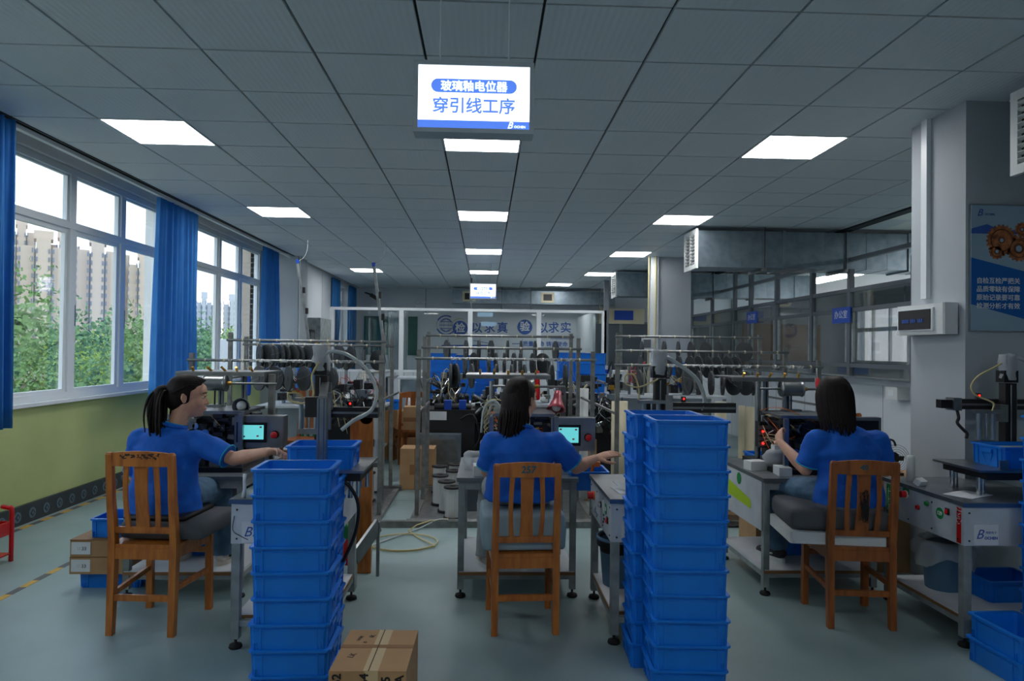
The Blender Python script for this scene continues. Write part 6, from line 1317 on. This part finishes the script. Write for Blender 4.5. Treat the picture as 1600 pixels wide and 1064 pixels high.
def solid_cut(mb, pt, s, style): 
    # keep only the part of the cap behind the hairline
    out = MB(); c = pt(0, 0, 0); f = (pt(0, 1, 0)-c).normalized(); u = (pt(0, 0, 1)-c).normalized(); vs = []
    for v in mb.v:
        d = (Vector(v)-c); a, b = d.dot(f)/s, d.dot(u)/s
        lim = .012 if b < .035 else .012+(b-.035)*1.25
        if style == 'long' and b < .035: lim = .03
        if a > lim: v = Vector(v)-f*(a-lim)*s*.95-u*max(0, (a-lim))*s*.10
        vs.append(tuple(v))
    out.v = vs; out.f = mb.f; out.m = mb.m; out.ms = mb.ms; out.sm = mb.sm; return out
def shoulder_hair(body, pt, seed, amax=2.62, lo=-.235, hi=-.15, lim=.6, n=230, wave=0):
    r2 = random.Random(seed); st = MB()
    for k in range(n):
        a = -amax+2*amax*k/(n-1)+r2.uniform(-.03, .03); x, y = math.sin(a), -math.cos(a)   # around the back, open at the face
        if y > lim: continue
        R1 = .084+r2.uniform(0, .006); e_ = r2.uniform(lo, hi) if abs(x) < .6 else r2.uniform(lo+.035, hi+.03)
        st.tube([pt(x*.02, y*.02-.01, .123), pt(x*.062, y*.07-.012, .098), pt(x*R1, y*.098-.012, .03), pt(x*(R1+.002), y*.100-.012, -.05), pt(x*(R1-.002)+wave*r2.uniform(-1, 1), y*.098-.014+wave*r2.uniform(-1, 1), -.11), pt(x*(R1-.01)+r2.uniform(-.008, .008), y*(.098+wave)-.016, e_)], .006, 'hair', n=5, sub=3, rr=lambda u: .009*(1-.75*u**3))
    st.build('hair_strand', body)
# left woman: profile to the right, arm reaching to the crate
b1, pt1, q1 = person(dict(origin=(-1.78, 4.0, .6), label='seated woman in blue polo and jeans with ponytail, reaching into a crate',
    pelvis=(-1.80, 3.99, .70), chest=(-1.80, 4.03, .91), shl=(-1.965, 4.03, .995), shr=(-1.635, 4.03, .99), neck=(-1.775, 4.05, 1.055), head=(-1.715, 4.09, 1.225), hs=1.08, face=(.95, .28, -.10), waist=.155, chestw=.175, hipw=.175,
    arml=[(-1.955, 4.03, .985), (-2.03, 4.13, .76), (-1.90, 4.38, .79)], handl=((.5, .85, -.1), (0, 0, 1), .3, 1), armr=[(-1.645, 4.03, .975), (-1.415, 3.985, .885), (-1.165, 3.80, .955)], handr=((.80, -.55, .12), (.2, .35, .9), .45, 1), sleeve=.86,
    legl=[(-1.89, 4.02, .66), (-1.94, 4.42, .61), (-1.93, 4.50, .25), (-1.93, 4.62, .20)], legr=[(-1.72, 4.02, .665), (-1.645, 4.40, .635), (-1.625, 4.43, .25), (-1.60, 4.56, .20)], th=.098, calf=.068, flare=1.12, trousers='denim', floor=.16, shoe=('shoe_white', 'shoe_white', 'green'), hem=-.02))
tp = pt1(0, -.105, .015)
hair(b1, pt1, q1, 1.08, 'tail', 1, (tp, [tp, tp+Vector((-.022, -.018, .006)), tp+Vector((-.036, -.03, -.04)), tp+Vector((-.034, -.05, -.12)), tp+Vector((-.022, -.07, -.21)), tp+Vector((-.004, -.075, -.30))], .036, 150, .75))
MB().tube([tp+Vector((-.012+.02*math.cos(a)*.3, -.01+.022*math.cos(a), .022*math.sin(a))) for a in [2*PI*i/12 for i in range(13)]], .006, 'grey_plastic', n=6, sub=1).build('hair_tie', b1)
# middle woman: back view, looking right, right hand out
b2_, pt2, q2 = person(dict(origin=(.21, 3.98, .66), label='seated woman in blue polo on chair 257, half-tied hair, right hand outstretched',
    pelvis=(.215, 3.98, .765), chest=(.225, 3.98, .935), shl=(.035, 3.98, 1.00), shr=(.415, 3.97, 1.0), neck=(.215, 4.0, 1.065), head=(.215, 4.06, 1.225), hs=1.08, face=(.62, .78, -.12), waist=.165, chestw=.185, hipw=.185,
    arml=[(.05, 3.98, .985), (.02, 4.05, .815), (-.0, 4.30, .93)], handl=((.1, .9, .3), (-.5, 0, .8), .5, -1), armr=[(.405, 3.97, .985), (.535, 4.0, .845), (.655, 4.08, .885)], handr=((.85, .15, .22), (-.1, -.35, .9), .12, -1), sleeve=.84,
    legl=[(.12, 4.02, .72), (.05, 4.42, .66), (.03, 4.36, .25), (.0, 4.47, .20)], legr=[(.31, 4.02, .72), (.39, 4.42, .66), (.42, 4.40, .25), (.44, 4.52, .20)], th=.105, calf=.075, flare=1.0, trousers='pale_cloth', floor=.16, shoe=('shoe_white', 'foam_white', 'shoe_white')))
tp = pt2(0, -.098, .02)
hair(b2_, pt2, q2, 1.08, 'tail', 2)
shoulder_hair(b2_, pt2, 6, amax=1.15, lo=-.30, hi=-.22, n=150, wave=.012); shoulder_hair(b2_, pt2, 9, amax=.85, lo=-.33, hi=-.26, n=90, wave=.02)
MB().box(tp, (.05, .02, .03), 'black', rot=(0, 0, -.6)).build('hair_clip', b2_)
# right woman: back view, straight hair to the shoulders
b3, pt3, q3 = person(dict(origin=(2.15, 4.05, .62), label='seated woman in blue polo and jeans with straight loose shoulder-length hair',
    pelvis=(2.165, 4.04, .725), chest=(2.17, 4.07, .93), shl=(1.965, 4.08, 1.015), shr=(2.375, 4.08, 1.015), neck=(2.145, 4.10, 1.085), head=(2.125, 4.15, 1.245), hs=1.08, face=(-.12, .99, -.18), waist=.155, chestw=.185, hipw=.175,
    arml=[(1.985, 4.08, 1.0), (1.945, 4.13, .82), (1.875, 4.33, .955)], handl=((.2, .75, .55), (-.8, 0, .3), .6, 1), armr=[(2.36, 4.08, 1.0), (2.45, 4.15, .81), (2.40, 4.42, .86)], handr=((-.3, .9, 0), (.3, 0, .9), .4, 1), sleeve=.84,
    legl=[(2.07, 4.08, .68), (1.88, 4.42, .645), (1.935, 4.50, .27), (1.90, 4.62, .20)], legr=[(2.27, 4.08, .68), (2.33, 4.45, .645), (2.32, 4.53, .25), (2.32, 4.65, .20)], th=.098, calf=.062, flare=1.0, trousers='denim', floor=.16, shoe=('black', 'foam_white', 'foam_white')))
tp = pt3(0, -.03, .09)
hair(b3, pt3, q3, 1.08, 'long', 3); shoulder_hair(b3, pt3, 4)
# ================================================================ tidy up: prototypes used only for copying
def kill(o):
    for ch in list(o.children): kill(ch)
    bpy.data.objects.remove(o)
for o in (proto, big, dsk, ws): kill(o)
for o in list(bpy.data.objects):
    if '_o' in o: del o['_o']
